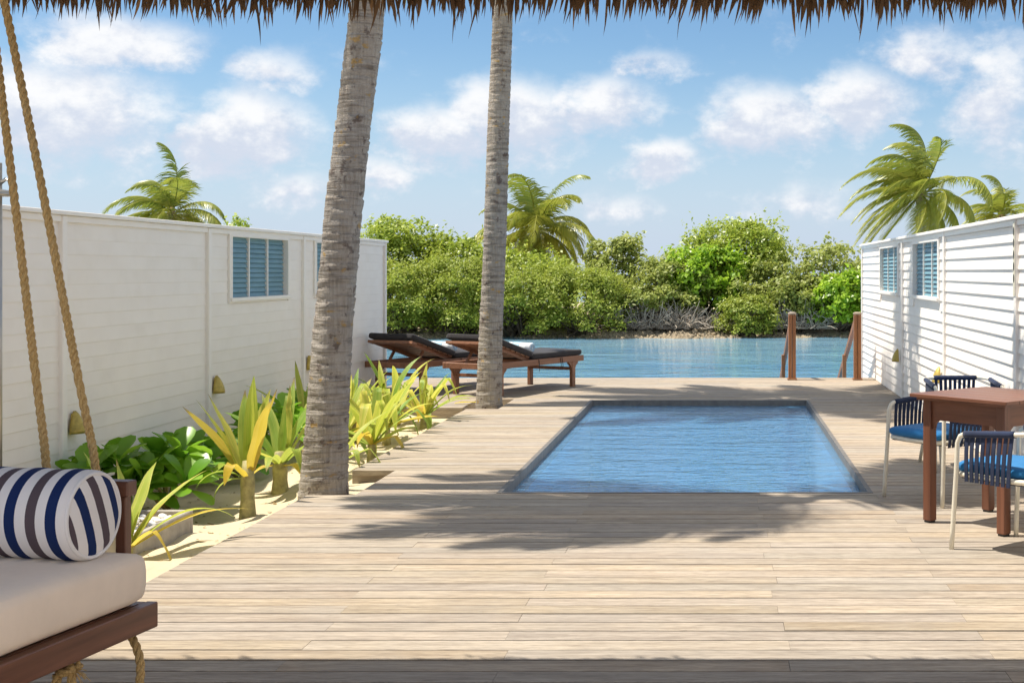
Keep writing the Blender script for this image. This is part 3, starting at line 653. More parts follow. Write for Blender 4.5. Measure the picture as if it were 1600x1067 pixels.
# ------------------------------------------------------------------ rope swing bed and bolster
def rope(mb, pts, r=.0128, pitch_=.085, n=7):
    pts = [Vector(p) for p in pts]; out = []
    cum = [0]
    for i in range(1, len(pts)): cum.append(cum[-1] + (pts[i]-pts[i-1]).length)
    tot = cum[-1]; N_ = max(12, int(tot/.0075)); centre = []
    for i in range(N_+1):
        s_ = tot*i/N_; k = 1
        while k < len(pts)-1 and cum[k] < s_: k += 1
        f = (s_-cum[k-1])/max(1e-6, cum[k]-cum[k-1])
        # catmull-rom
        p0 = pts[max(0, k-2)]; p1 = pts[k-1]; p2 = pts[k]; p3 = pts[min(len(pts)-1, k+1)]
        centre.append(.5*((2*p1)+(p2-p0)*f+(2*p0-5*p1+4*p2-p3)*f*f+(3*p1-p0-3*p2+p3)*f**3))
    T = [(centre[min(N_, i+1)]-centre[max(0, i-1)]).normalized() for i in range(N_+1)]
    u = T[0].orthogonal().normalized(); frames = []
    for i in range(N_+1): u = (u - T[i]*u.dot(T[i])).normalized(); frames.append((u.copy(), T[i].cross(u)))
    for st in range(3):
        q = []
        for i in range(N_+1):
            a = 2*math.pi*(st/3 + tot*i/N_/pitch_); q.append(centre[i] + (frames[i][0]*math.cos(a) + frames[i][1]*math.sin(a))*r*.52)
        mb.tube(q, r*.56, n)
    return mb
sw = thing('swing_bed', 'red hardwood swing bed with thick cream cushion hung on manila ropes', 'swing bed', (-1.755, 4.2, 0), R(-10.4))
BL, BWd = 1.95, .92
mb = MB().box((-.038, -BL, .392), (0, 0, .47)); mb.build('front_beam', M['wood'], sw, bevel=.003, seg=1)
MB().box((-BWd, -BL, .392), (-BWd+.038, 0, .47)).build('rear_beam', M['wood'], sw, bevel=.003, seg=1)
MB().box((-BWd+.04, -.040, .3925), (-.04, -.001, .468)).build('end_beam', M['wood_x'], sw, bevel=.003, seg=1)
MB().box((-BWd+.04, -BL+.001, .3925), (-.04, -BL+.04, .468)).build('end_beam', M['wood_x'], sw, bevel=.003, seg=1)
MB().box((-BWd+.04, -BL+.045, .42), (-.04, -.045, .4715)).build('platform', M['wood_x'], sw)
for xx in (-.125, -BWd+.05): MB().box((xx, -.036, .470), (xx+.036, -.004, .80)).build('arm_post', M['wood_z'], sw, bevel=.003, seg=1)
MB().box((-BWd+.02, -.046, .80), (-.075, .004, .848)).build('arm_rail', M['wood_x'], sw, bevel=.004, seg=1)
def cushion_mesh(x0, x1, y0, y1, z0, z1, r, puff=.012, name='cushion', nx=28, ny=40, nz=10, seed=1):
    """box cushion with rounded edges, crowned top and slightly wavy faces"""
    bm = bmesh.new(); rnd = np.random.default_rng(seed)
    bmesh.ops.create_cube(bm, size=1)
    bmesh.ops.subdivide_edges(bm, edges=bm.edges[:], cuts=18, use_grid_fill=True)
    cx, cy, cz = (x0+x1)/2, (y0+y1)/2, (z0+z1)/2; hx, hy, hz = (x1-x0)/2, (y1-y0)/2, (z1-z0)/2
    ph = rnd.uniform(0, 6, 6)
    def remap(t): return math.copysign(abs(t)**.62, t)   # more rows near the edges
    for v in bm.verts:
        p = Vector((remap(v.co.x*2)*hx, remap(v.co.y*2)*hy, remap(v.co.z*2)*hz))
        q = Vector((max(-hx+r, min(hx-r, p.x)), max(-hy+r, min(hy-r, p.y)), max(-hz+r, min(hz-r, p.z)))); d = p - q
        if d.length > 1e-6: p = q + d.normalized()*min(r, d.length) if d.length > r else p
        fx, fy, fz = p.x/hx, p.y/hy, p.z/hz
        p.z += math.copysign(puff, fz)*max(0, 1-fx**2)*max(0, 1-fy**2)*abs(fz) + .004*math.sin(p.x*9+ph[0])*math.sin(p.y*7+ph[1])*(1 if fz > .8 else .2)
        p.x += math.copysign(puff*.8, fx)*max(0, 1-fz**2)*abs(fx)**3 + .003*math.sin(p.y*8+ph[2])*abs(fx)**4; p.y += math.copysign(puff*.8, fy)*max(0, 1-fz**2)*abs(fy)**3
        v.co = p + Vector((cx, cy, cz))
    me = bpy.data.meshes.new(name); bm.to_mesh(me); bm.free(); return me
cu = obj('cushion', cushion_mesh(-.90, -.022, -BL+.03, -.03, .474, .635, .035, .012), M['canvas'], sw, True)
pp = []
for (a, b) in [(-.026, -BL+.05), (-.026, -.075), (-.040, -.042), (-.075, -.034), (-.86, -.034)]: pp.append((a, b, .604))
MB().tube(pp, .0032, 6).build('piping', M['canvas'], cu, True)
for pts in ([(-.20,-.02,.40),(-.205,-.02,.47),(-.225,.0,.70),(-.24,.03,.88),(-.312,.04,1.18),(-.50,.07,1.95),(-.76,.11,2.95)],
            [(-.385,-.02,.40),(-.385,-.02,.47),(-.395,.0,.7),(-.415,.03,.88),(-.465,.04,1.2),(-.59,.07,1.95),(-.76,.11,2.95)]):
    rope(MB(), pts).build('rope', M['rope'], sw, True)
rope(MB(), [(-.072,-.05,.40),(-.060,-.05,.372),(-.035,-.062,.345),(-.012,-.075,.30),(-.008,-.085,.24),(-.022,-.09,.19),(-.05,-.09,.165)]).build('rope_loop', M['rope'], sw, True)
rope(MB(), [(-.06,-.36,.41),(-.045,-.36,.37),(-.035,-.365,.33),(-.03,-.37,.29),(-.04,-.38,.22)]).build('rope_end', M['rope'], sw, True)
rope(MB(), [(-.02,-.352,.372),(-.05,-.345,.36),(-.075,-.36,.352),(-.05,-.385,.358),(-.02,-.375,.366)]).build('rope_knot', M['rope'], sw, True)
rope(MB(), [(-.07,-.38,.35),(-.065,-.40,.32),(-.085,-.44,.29),(-.11,-.5,.27)]).build('rope_end', M['rope'], sw, True)
rope(MB(), [(-.05,-.62,.40),(-.045,-.62,.36),(-.05,-.62,.30)]).build('rope_end', M['rope'], sw, True)
fr_ = MB(); rnd = random.Random(3)
for k in range(14):
    b0 = Vector((-.028, -.36, .355)); d = Vector((rnd.uniform(.01,.05), rnd.uniform(-.03,.02), rnd.uniform(-.05,.02))); fr_.tube([b0, b0+d*.6, b0+d+Vector((0,0,-.008))], .0011, 4)
fr_.build('frayed_fibres', M['rope'], sw)
bol = thing('bolster', 'round bolster striped navy, grey and white lying on the swing bed', 'bolster', (0,0,0))
mw = sw.matrix_basis.copy() if False else Matrix.Translation((-1.755, 4.2, 0)) @ Matrix.Rotation(R(-10.4), 4, 'Z')
bp_ = mw @ Vector((-.088, -.185, .635+.134)); bol.location = bp_; bol.rotation_euler = (0, 0, R(-10.4))
rr = .135; prof = [(.001, .012), (.05, .011), (.09, .007), (.112, .001), (.122, -.0045), (.1335, -.012), (rr, -.03)] + [(rr+.002*math.sin(k*1.9), -.03-.04*k) for k in range(1, 16)] + [(rr, -.68), (.125, -.70), (.001, -.705)]
Mx = Matrix.Rotation(R(90), 4, 'Y')
b_ = MB(); b_.lathe([(r_, z_) for (r_, z_) in prof], 56, Mx); bo = b_.build('bolster_cover', M['stripe'], bol, True)
ring_ = [(-.0055, .1245*math.cos(a), .1245*math.sin(a)) for a in [2*math.pi*k/56 for k in range(57)]]
MB().tube(ring_, .0065, 8, False).build('piping', M['white_canvas'], bol, True)

# ------------------------------------------------------------------ sun loungers and towels
def lounger(label, loc, rz):
    t = thing('sun_lounger', label, 'sun lounger', loc, rz, 'sun loungers at the deck edge')
    # local: x along length from head (-) to foot (+), y across
    HL, HW = 1.0, .34; zt, zb = .40, .325
    for sg in (-1, 1): MB().box((-HL, sg*HW-.021, zb), (HL, sg*HW+.021, zt)).build('side_rail', M['lounge_wood'], t, bevel=.004, seg=1)
    for xx in (-HL+.002, HL-.042): MB().box((xx, -HW+.022, zb+.003), (xx+.04, HW-.022, zt-.003)).build('end_rail', M['lounge_wood'], t, bevel=.003, seg=1)
    for lx in (-.77, .77):
        for sg in (-1, 1):
            lg = MB().box((lx-.036, sg*(HW-.004)-.024, 0), (lx+.036, sg*(HW-.004)+.024, zb-.001)).build('leg', M['lounge_wood'], t, bevel=.004, seg=1)
            for s2 in (-1, 1): MB().prism([(lx+s2*.037, zb-.002), (lx+s2*.037, zb-.09), (lx+s2*.055, zb-.055), (lx+s2*.10, zb-.018), (lx+s2*.11, zb-.002)], sg*(HW-.004)-.018, sg*(HW-.004)+.018, 'xz', 'y').build('bracket', M['lounge_wood'], lg)
        MB().box((lx-.018, -HW+.025, .215), (lx+.018, HW-.025, .255)).build('stretcher', M['lounge_wood'], t)
    for k in range(9):
        x0 = -.10 + k*.118; MB().box((x0, -HW+.023, zt-.03), (x0+.085, HW-.023, zt-.008)).build('seat_slat', M['lounge_wood'], t)
    # raised back, hinged at x=-.12
    a = R(16.5); Mb = Matrix.Translation((-.12, 0, zt)) @ Matrix.Rotation(a, 4, 'Y')
    bl = .86
    bk = MB()
    for sg in (-1, 1): bk.box((-bl, sg*(HW-.075)-.018, -.028), (0, sg*(HW-.075)+.018, .012), Mb)
    bk.box((-bl-.02, -HW, -.02), (-bl+.07, HW, .012), Mb); bo_ = bk.build('backrest', M['lounge_wood'], t)
    for k in range(7):
        x0 = -bl + .12 + k*.105; MB().box((x0, -HW+.03, .0125), (x0+.08, HW-.03, .028), Mb).build('back_slat', M['lounge_wood'], bo_)
    pr = MB(); 
    for sg in (-1, 1): pr.bar(Mb @ Vector((-.5, sg*.22, -.03)), (-.74, sg*.22, .35), .025, .03)
    pr.bar((-.74, -HW+.03, .35), (-.74, HW-.03, .35), .04, .03); pr.build('back_prop', M['lounge_wood'], t)
    cs = obj('mattress', cushion_mesh(-.12, HL-.01, -HW+.005, HW-.005, zt+.002, zt+.078, .022, .006, 'mattress', seed=4), M['dark_cushion'], t, True)
    me = cushion_mesh(-bl-.03, .0, -HW+.005, HW-.005, .030, .104, .022, .006, 'back_cushion', seed=5); me.transform(Mb); obj('back_cushion', me, M['dark_cushion'], t, True)
    tie = MB()
    for (xx, sg) in ((.45, -1), (.49, -1), (-.02, -1)): tie.tube([(xx, sg*HW-.022*-1*-1, zt), (xx+.005, sg*(HW+.028), zt-.03), (xx+.015, sg*(HW+.03), zt-.10), (xx+.01, sg*(HW+.026), zt-.15)], .004, 5)
    tie.build('tie', M['dark_cushion'], t)
    Mt = Matrix.Translation(loc) @ Matrix.Rotation(rz, 4, 'Z')
    return Mt
Mt1 = lounger('hardwood sun lounger with black mattress beside the slim palm trunk', (-2.578, 17.0, 0), math.atan2(1.3, .685))
Mt2 = lounger('hardwood sun lounger with black mattress nearest the shaded white wall', (-3.60, 17.22, 0), math.atan2(1.3, .62))
def towel(label, Mt):
    p = Mt @ Vector((-.005, -.03, .40+.08+.062)); rz = Mt.to_euler().z
    t = thing('rolled_towel', label, 'towel', p, rz, 'rolled towels on the loungers')
    n = 20; Mx_ = Matrix.Rotation(R(90), 4, 'X')
    MB().lathe([(.002, -.225), (.05, -.228), (.062, -.215), (.064, 0), (.062, .215), (.05, .228), (.002, .225)], n, Mx_).build('roll', M['towel'], t, True)
    for sg in (-1, 1):
        pts = [( (.012+.040*k/60)*math.cos(k*.35), sg*.2285, (.012+.040*k/60)*math.sin(k*.35)) for k in range(61)]; MB().tube(pts, .0035, 5).build('spiral_edge', M['towel_blue'], t, True)
    MB().lathe([(.0655, -.06), (.0665, -.05), (.0665, .05), (.0655, .06)], n, Mx_).build('band', M['towel_blue'], t, True)
towel('rolled white towel on the lounger beside the slim palm', Mt1)
towel('rolled white towel on the lounger nearest the shaded wall', Mt2)

# ------------------------------------------------------------------ stair rails at the deck edge
def stair_rail(label, X):
    t = thing('stair_rail', label, 'handrail', (X, 18.62, 0), 0, 'wooden rails of the lagoon steps')
    for dx in (-.027, .027): MB().box((dx-.024, -.05, 0), (dx+.024, .05, .90)).build('post', M['rail_wood'], t, bevel=.004, seg=1)
    cp = MB().lathe([(.055, .90), (.06, .91), (.058, .928), (.03, .938)], 16); cp.build('post_cap', M['deck'], t, True)
    MB().box((-.065, -.075, .001), (.065, .075, .022)).build('foot_plate', M['rail_wood'], t, bevel=.003, seg=1)
    MB().bar((-.002, .052, .86), (-.05, 3.0, -.45), .05, .085).build('sloping_rail', M['rail_wood'], t, bevel=.004, seg=1)
    MB().box((-.085, 1.3, -.72), (-.03, 1.37, .265)).build('lower_post', M['rail_wood'], t, bevel=.004, seg=1)
    return t
stair_rail('hardwood stair rail at the deck edge, nearer the pool centre', 1.0)
stair_rail('hardwood stair rail at the deck edge, close to the sunlit wall', 1.905)

# ------------------------------------------------------------------ dining table and chairs
tb = thing('dining_table', 'square red-brown hardwood dining table on four legs', 'table', (1.645, 8.02, 0), math.atan2(.644, .765))
hs_ = .36; TZ = .77
for k in range(6):
    x0 = -hs_ + k*.12; MB().box((x0, -hs_, TZ-.02), (x0+.1185, hs_, TZ)).build('top_plank', M['wood'], tb, bevel=.0015, seg=1)
MB().box((-hs_+.03, -hs_+.03, TZ-.038), (hs_-.03, hs_-.03, TZ-.021)).build('top_support', M['wood'], tb)
hl = .275; lw_ = .029
for sx in (-1, 1):
    for sy in (-1, 1): MB().box((sx*hl-lw_, sy*hl-lw_, 0.012), (sx*hl+lw_, sy*hl+lw_, TZ-.039)).build('leg', M['wood_z'], tb, bevel=.003, seg=1); 
    
for sx in (-1, 1):
    for sy in (-1, 1): MB().box((sx*hl-.023, sy*hl-.023, 0), (sx*hl+.023, sy*hl+.023, .0125)).build('foot_pad', M['dark_metal'], tb)
a_ = hl - lw_ - .001; z0_ = TZ-.155; z1_ = TZ-.040
prof = [(-a_, z1_), (-a_, z0_-.055), (-a_+.012, z0_-.05), (-a_+.02, z0_-.02), (-a_+.045, z0_), (a_-.045, z0_), (a_-.02, z0_-.02), (a_-.012, z0_-.05), (a_, z0_-.055), (a_, z1_)]
for sg in (-1, 1):
    MB().prism(prof, sg*hl-.012, sg*hl+.012, 'xz', 'y').build('apron', M['wood_x'], tb); MB().prism(prof, sg*hl-.012, sg*hl+.012, 'yz', 'x').build('apron', M['wood'], tb)

def chair(label, loc, f):
    """rope tub chair, faces local +y"""
    t = thing('dining_chair', label, 'chair', loc, math.atan2(-f[0], f[1]), 'navy rope armchairs round the dining table')
    hw, yf, yb = .255, .235, -.255
    # cream arm / back rail in plan, from front left round the back to front right
    rC = .10
    def arc(cx, cy, a0, a1, n): return [(cx+rC*math.cos(a0+(a1-a0)*k/n), cy+rC*math.sin(a0+(a1-a0)*k/n)) for k in range(n+1)]
    plan = [(-hw, .12), (-hw, .0)] + arc(-hw+rC, yb+rC, math.pi, 1.5*math.pi, 7) + arc(hw-rC, yb+rC, 1.5*math.pi, 2*math.pi, 7) + [(hw, .0), (hw, .12)]
    def zr(y): u = min(1, max(0, (.12-y)/(.12-yb))); return .632 + .03*u
    rail = [Vector((x, y, zr(y))) for (x, y) in plan]
    MB().tube(rail, .0135, 10).build('arm_rail', M['cream_metal'], t, True)
    panels = []
    for (p0, p1, n_) in [((-hw, .185), (-hw, -.155), 9), ((-hw+.085, yb), (hw-.085, yb), 9), ((hw, -.155), (hw, .185), 9)]:
        a3 = Vector((p0[0], p0[1], zr(p0[1]) - (.006 if p0[1] > .15 else 0))); b3 = Vector((p1[0], p1[1], zr(p1[1]) - (.006 if p1[1] > .15 else 0))); panels.append((a3, b3, n_))
        MB().tube([a3.lerp(b3, k/12) for k in range(13)], [.0185+.0012*(k % 2) for k in range(13)], 10).build('wrapped_rail', M['navy'], t, True)
    for sg in (-1, 1):
        leg = [(sg*(hw), .115, .632), (sg*hw, .18, .628), (sg*(hw+.001), .215, .612), (sg*(hw+.003), .232, .575), (sg*(hw+.008), .238, .40), (sg*(hw+.018), .262, .0)]
        pts = []
        for k in range(len(leg)-1):
            for q in range(4): pts.append(Vector(leg[k]).lerp(Vector(leg[k+1]), q/4))
        pts.append(Vector(leg[-1])); MB().tube(pts, .0135, 10).build('leg', M['cream_metal'], t, True)
        MB().tube([(sg*(hw-.03), yb+.05, .42), (sg*(hw-.005), yb+.01, .2), (sg*(hw+.018), yb-.03, 0)], .0135, 10).build('leg', M['cream_metal'], t, True)
    ring_p = [(-hw+.02, .22), (-hw+.02, .0)] + [(x*.9, y*.93) for (x, y) in arc(-hw+rC, yb+rC, math.pi, 1.5*math.pi, 6) + arc(hw-rC, yb+rC, 1.5*math.pi, 2*math.pi, 6)] + [(hw-.02, .0), (hw-.02, .22)]
    MB().tube([(x, y, .405) for x, y in ring_p] + [(hw-.05, .25, .405), (0, .262, .40), (-hw+.05, .25, .405), (-hw+.02, .22, .405)], .015, 8, True).build('seat_ring', M['cream_metal'], t, True)
    web = MB(); poly = ring_p + [(hw-.05, .25), (0, .262), (-hw+.05, .25)]; web.prism(poly, .385, .412, 'xy', 'z'); web.build('seat_web', M['navy'], t)
    cm = cushion_mesh(-hw+.03, hw-.03, yb+.05, .255, .414, .474, .026, .012, 'seat_cushion', seed=8)
    for v in cm.vertices:                      # rounded rear corners, bowed front
        if v.co.y < 0: v.co.x *= 1 - .22*(v.co.y/(yb+.05))**3 if v.co.y/(yb+.05) < 1 else .78
        else: v.co.y += .018*(1-(v.co.x/hw)**2)
    obj('seat_cushion', cm, M['blue_cushion'], t, True)
    # straps from rail to seat ring, panel by panel
    for (a3, b3, n_) in panels:
        tg = (b3-a3).normalized()
        for k in range(n_):
            p = a3.lerp(b3, (k+.5)/n_); side_ = abs(tg.y) > .7
            q = Vector((math.copysign(hw-.006, p.x), p.y*.93+.022, .372)) if side_ else Vector((p.x*.92, yb+.012, .372))
            out_ = Vector((p.x, 0, 0)).normalized() if side_ else Vector((0, -1, 0)); hw_ = .0115; th_ = .0032; mb = MB(); rows2 = []
            for u in (0, .35, .7, 1):
                c = p.lerp(q, u) + out_*.007*math.sin(u*math.pi)
                rows2.append([c-tg*hw_-out_*th_, c+tg*hw_-out_*th_, c+tg*hw_+out_*th_, c-tg*hw_+out_*th_])
            vs_ = [v for r_ in rows2 for v in r_]; fs_ = [(4*i+j, 4*i+(j+1) % 4, 4*i+4+(j+1) % 4, 4*i+4+j) for i in range(3) for j in range(4)] + [(0,1,2,3), (12,13,14,15)]
            mb.add(vs_, fs_).build('strap', M['navy'], t)
    return t
chair('navy strap armchair beside the pool corner with its blue seat turned to the water', (1.4675, 8.90, 0), (-.82, -.58))
chair('navy strap armchair showing only its back behind the table, against the wall', (1.87, 10.35, 0), (.06, -1))
chair('navy strap armchair cut by the right edge, nearest the viewer', (1.63, 7.24, 0), (-.63, .78))

# ------------------------------------------------------------------ sand bed: kerb box, lilies, paddle-leaf shrubs
kb = thing('kerb_box', 'low grey wooden box of white pebbles in the sand under the swing', 'box', (-3.62, 7.82, -.12))
for (a, b) in [((-.40,.36,0),(.40,.40,.165)), ((.36,-.42,0),(.3999,.36,.165)), ((-.40,-.42,0),(-.36,.36,.165)), ((-.36,-.42,0),(.36,-.38,.165))]: MB().box(a, b).build('side_board', M['concrete'], kb, bevel=.006, seg=1)
MB().box((-.36,-.38,.01),(.36,.36,.13)).build('fill', M['sand'], kb)
Vp = MB(); rnd = random.Random(9)
for k in range(150):
    x, y, r_ = rnd.uniform(-.33,.33), rnd.uniform(-.35,.33), rnd.uniform(.018,.035)
    Vp.lathe([(r_*.3, -r_*.5), (r_, -.1*r_), (r_*.8, r_*.35), (r_*.2, r_*.55)], 7, Matrix.Translation((x, y, .14)) @ Euler((rnd.uniform(-.4,.4), rnd.uniform(-.4,.4), rnd.uniform(0,6))).to_matrix().to_4x4())
o = Vp.build('pebbles', M['pebble'], kb, True); tag(o, kind='stuff')

def strap_leaf(az_, elv, length, width, droop, mat_, parent, z0, fold=None, twist=0, rnd=random):
    """strap leaf: arching, V folded, with an optional crease where it flops over"""
    n = 14; d = Vector((math.cos(elv)*math.cos(az_), math.cos(elv)*math.sin(az_), math.sin(elv))); p = Vector((.02*math.cos(az_), .02*math.sin(az_), z0)); V = []; UV = []
    for i in range(n+1):
        u = i/n; wd = width*min(1, .45+u*2.2)*(1-max(0, (u-.55)/.45)**1.7) + .001
        side = d.cross(Vector((0,0,1)))
        if side.length < .12: side = Vector((-math.sin(az_), math.cos(az_), 0))
        side.normalize(); side = (Matrix.Rotation(twist*u, 3, d) @ side); nr = side.cross(d); v_ = (.42*(1-u*.6) + .10*math.sin(u*11+az_*3))*wd*.5
        V += [p - side*wd/2 + nr*v_, p, p + side*wd/2 + nr*v_]; UV += [(0,u),(.5,u),(1,u)]
        g = droop*(.25+1.1*u)/n*2.2
        if fold and abs(u-fold) < .5/n+.001: g += 1.5
        d = (d + Vector((0,0,-g)) + Vector((rnd.uniform(-.045,.045), rnd.uniform(-.045,.045), rnd.uniform(-.02,.02)))).normalized(); p = p + d*length/n
    F = []
    for i in range(n): b = 3*i; F += [(b, b+1, b+4, b+3), (b+1, b+2, b+5, b+4)]
    me = raw_mesh('leaf', np.array([tuple(v) for v in V]), np.array(F), 4); me.materials.append(mat_); ul = me.uv_layers.new(name='UVMap')
    for lp in me.loops: ul.data[lp.index].uv = UV[lp.vertex_index]
    me.polygons.foreach_set('use_smooth', [True]*len(F)); return obj('leaf', me, None, parent)
def lily(label, x, y, leaves, stem_h=.16, stem_r=.036, z=-.10, seed=0):
    rnd = random.Random(seed); t = thing('spider_lily', label, 'plant', (x, y, z), 0, 'yellow-green strap-leaf lilies in the sand bed')
    MB().lathe([(stem_r*1.25, -.05), (stem_r*1.15, 0), (stem_r*.95, stem_h*.35), (stem_r*1.0, stem_h*.7), (stem_r*.7, stem_h+.05)], 12).build('stem', M['stem'], t, True)
    if isinstance(leaves, int):
        n = leaves; L_ = []
        for i in range(n):
            u = i/n; a = i*2.4 + rnd.uniform(-.4, .4); e = R(82 - 62*u + rnd.uniform(-8, 8)); ln = rnd.uniform(.52, .80)*(1-.15*u); m = rnd.choice(['strap_lime','strap_lime','strap_green'] if u < .7 else ['strap_yellow','strap_lime','strap_green'])
            L_.append((a, e, ln, rnd.uniform(.055, .082), rnd.uniform(.25, .9), m, rnd.choice([None, None, None, .6, .7]) if u < .8 else rnd.choice([None, .45])))
        leaves = L_
    for (a, e, ln, wd, dr, m, fold) in leaves: strap_leaf(a, e, ln, wd, dr, M[m], t, stem_h*.75, fold, rnd.uniform(-.5, .5), rnd)
    return t
lily('large yellow-edged strap-leaf lily standing alone nearest the deck boards', -3.12, 8.88, [
    (R(165),R(48),.66,.075,.10,'strap_yellow',None),(R(150),R(60),.66,.08,.12,'strap_lime',None),(R(175),R(58),.62,.11,.1,'strap_lime',None),(R(95),R(74),.70,.09,.2,'strap_lime',None),(R(30),R(74),.62,.085,.18,'strap_yellow',None),
    (R(70),R(74),.62,.085,.1,'strap_lime',None),(R(-20),R(72),.58,.09,.4,'strap_yellow',None),(R(-100),R(48),.34,.075,.7,'strap_yellow',.6),(R(200),R(40),.36,.06,1.3,'strap_green',None),(R(185),R(10),.30,.05,1.6,'strap_green',None),
    (R(20),R(85),.66,.07,.05,'strap_lime',None),(R(120),R(74),.62,.085,.2,'strap_green',None),(R(140),R(30),.5,.06,.9,'strap_green',None)], .30, .047, seed=1)
lily('green strap-leaf lily on a thick stem left of the leaning palm', -3.20, 9.78, [
    (R(a),R(e),l,.075,d,m,f) for (a,e,l,d,m,f) in [(90,80,.72,.2,'strap_green',.75),(60,66,.66,.3,'strap_green',None),(120,62,.62,.35,'strap_green',None),(20,58,.60,.5,'strap_green',None),(160,55,.6,.5,'strap_green',None),(-10,48,.50,.8,'strap_green',.55),(200,48,.5,.8,'strap_green',None),(-50,52,.46,.9,'strap_green',.5),(240,45,.45,1.0,'strap_lime',None),(-90,42,.42,1.1,'strap_green',None),(40,82,.6,.2,'strap_lime',None),(-30,15,.35,1.2,'strap_yellow',None),(180,5,.3,1.2,'strap_yellow',None),(75,72,.7,.25,'strap_green',None)]], .24, .055, seed=2)
lily('strap-leaf lily sprawling yellow leaves over the box beside the bolster', -3.22, 7.28, [
    (R(60),R(52),.62,.065,.35,'strap_lime',None),(R(95),R(66),.55,.07,.35,'strap_lime',None),(R(75),R(42),.62,.055,.35,'strap_yellow',None),(R(25),R(45),.62,.055,.9,'strap_lime',None),(R(-8),R(45),.48,.065,1.2,'strap_yellow',.38),(R(120),R(76),.5,.07,.2,'strap_green',None),(R(40),R(30),.7,.05,.4,'strap_yellow',None),(R(150),R(70),.6,.06,.4,'strap_green',None)], .12, .04, seed=3)
for i, (x, y, n, hs2, lab) in enumerate([
    (-3.02, 10.55, 9, .10, 'low strap-leaf lily with drooping orange-yellow leaves right behind the leaning palm'), (-2.98, 11.5, 19, .15, 'bushy strap-leaf lily right of the leaning palm, nearest of that clump'),
    (-3.35, 11.9, 19, .16, 'strap-leaf lily in the clump just right of the leaning palm trunk, against its edge'), (-3.55, 13.0, 19, .16, 'pale flowering strap-leaf lily in front of the far lounger head'),
    (-3.15, 12.7, 20, .16, 'full strap-leaf lily in the middle of the clump before the loungers'), (-3.02, 13.7, 19, .15, 'upright strap-leaf lily at the right end of the clump near the slim palm'), (-3.4, 14.1, 17, .15, 'strap-leaf lily at the back of the clump beside the step'), (-3.75, 12.2, 12, .15, 'strap-leaf lily nearest the wall behind the leaning palm trunk')]):
    lily(lab, x, y, n, hs2, .036, seed=20+i)

pm = None
def paddle_mesh():
    n = 7; V = []; F = []
    for i in range(n+1):
        u = i/n; wd = (.012 + .085*math.sin(min(1, u*1.02)**1.7*math.pi*.78)**1.0)*(1 if u < .99 else .55); z = .05*u*u*-1 + .01; 
        V += [(u*.17, -wd/2, z+.012*(wd/.09)), (u*.17, 0, z), (u*.17, wd/2, z+.012*(wd/.09))]
    for i in range(n): b = 3*i; F += [(b, b+1, b+4, b+3), (b+1, b+2, b+5, b+4)]
    me = raw_mesh('leaf', np.array(V), np.array(F), 4); me.materials.append(M['paddle']); me.polygons.foreach_set('use_smooth', [True]*len(F)); return me
PADDLE = paddle_mesh()
def paddle_shrub(label, x, y, shoots, spread, h, seed, nl=9, sc=1.0):
    nl += 3; sc *= 1.12; shoots += 1; h *= .8
    rnd = random.Random(seed); t = thing('paddle_leaf_shrub', label, 'shrub', (x, y, -.11), 0, 'paddle-leaf shrubs along the shaded wall'); st = MB()
    for s_ in range(shoots):
        a = s_*2.4+rnd.uniform(-.4,.4); r_ = spread*math.sqrt((s_+.4)/shoots); tip = Vector((r_*math.cos(a), r_*math.sin(a), h*(1-.45*(r_/spread)**2)*rnd.uniform(.8,1.08))); st.tube([(0,0,0), tip*.5+Vector((0,0,.04)), tip], [.012,.009,.007], 6)
        ax = (Vector((tip.x, tip.y, 0)).normalized()*.55*(r_/spread)+Vector((0,0,1))).normalized(); q = ax.to_track_quat('Z','Y').to_matrix()
        for k in range(nl):
            b = k*2.4+rnd.uniform(-.2,.2); e = R(68-62*(k/nl)); d = q @ Vector((math.cos(e)*math.cos(b), math.cos(e)*math.sin(b), math.sin(e)))
            o = bpy.data.objects.new('leaf', PADDLE); C.objects.link(o); o.parent = t; o.location = tip - ax*.05*(k/nl); 
            sd_ = d.cross(ax); sd_ = sd_.normalized() if sd_.length > .01 else Vector((1,0,0)); up = sd_.cross(d); m3 = Matrix((d, -sd_, up)).transposed(); m3 = m3 @ Matrix.Rotation(rnd.uniform(-.3,.3), 3, 'X'); o.rotation_euler = m3.to_euler(); f = sc*rnd.uniform(.75,1.15); o.scale = (f, f*rnd.uniform(.85,1.1), f)
    st.build('stem', M['stem'], t, True)
paddle_shrub('paddle-leaf shrub rising behind the swing ropes at the wall foot', -4.02, 8.85, 5, .26, .42, 1, 9, 1.2)
paddle_shrub('glossy paddle-leaf shrub behind the kerb box, the fullest of them', -3.72, 9.05, 7, .30, .40, 2, 9, 1.25)
paddle_shrub('small paddle-leaf shrub at the wall foot behind the full one', -4.02, 10.1, 5, .22, .34, 3, 8)
paddle_shrub('paddle-leaf shrub behind the large yellow-edged lily', -3.78, 10.5, 5, .24, .34, 4, 8)
paddle_shrub('paddle-leaf shrub between the green lily and the wall', -3.75, 11.3, 6, .28, .5, 5, 8, 1.1)
paddle_shrub('paddle-leaf shrub half hidden by the leaning palm trunk', -3.95, 12.9, 5, .26, .5, 6, 8)
fl_ = thing('fallen_leaf', 'yellow fallen strap leaf lying on the deck step by the slim palm', 'leaf', (-3.02, 15.2, .004), R(8))
o = strap_leaf(0, R(6), .42, .06, .12, M['strap_yellow'], fl_, .004); o.name = 'blade'

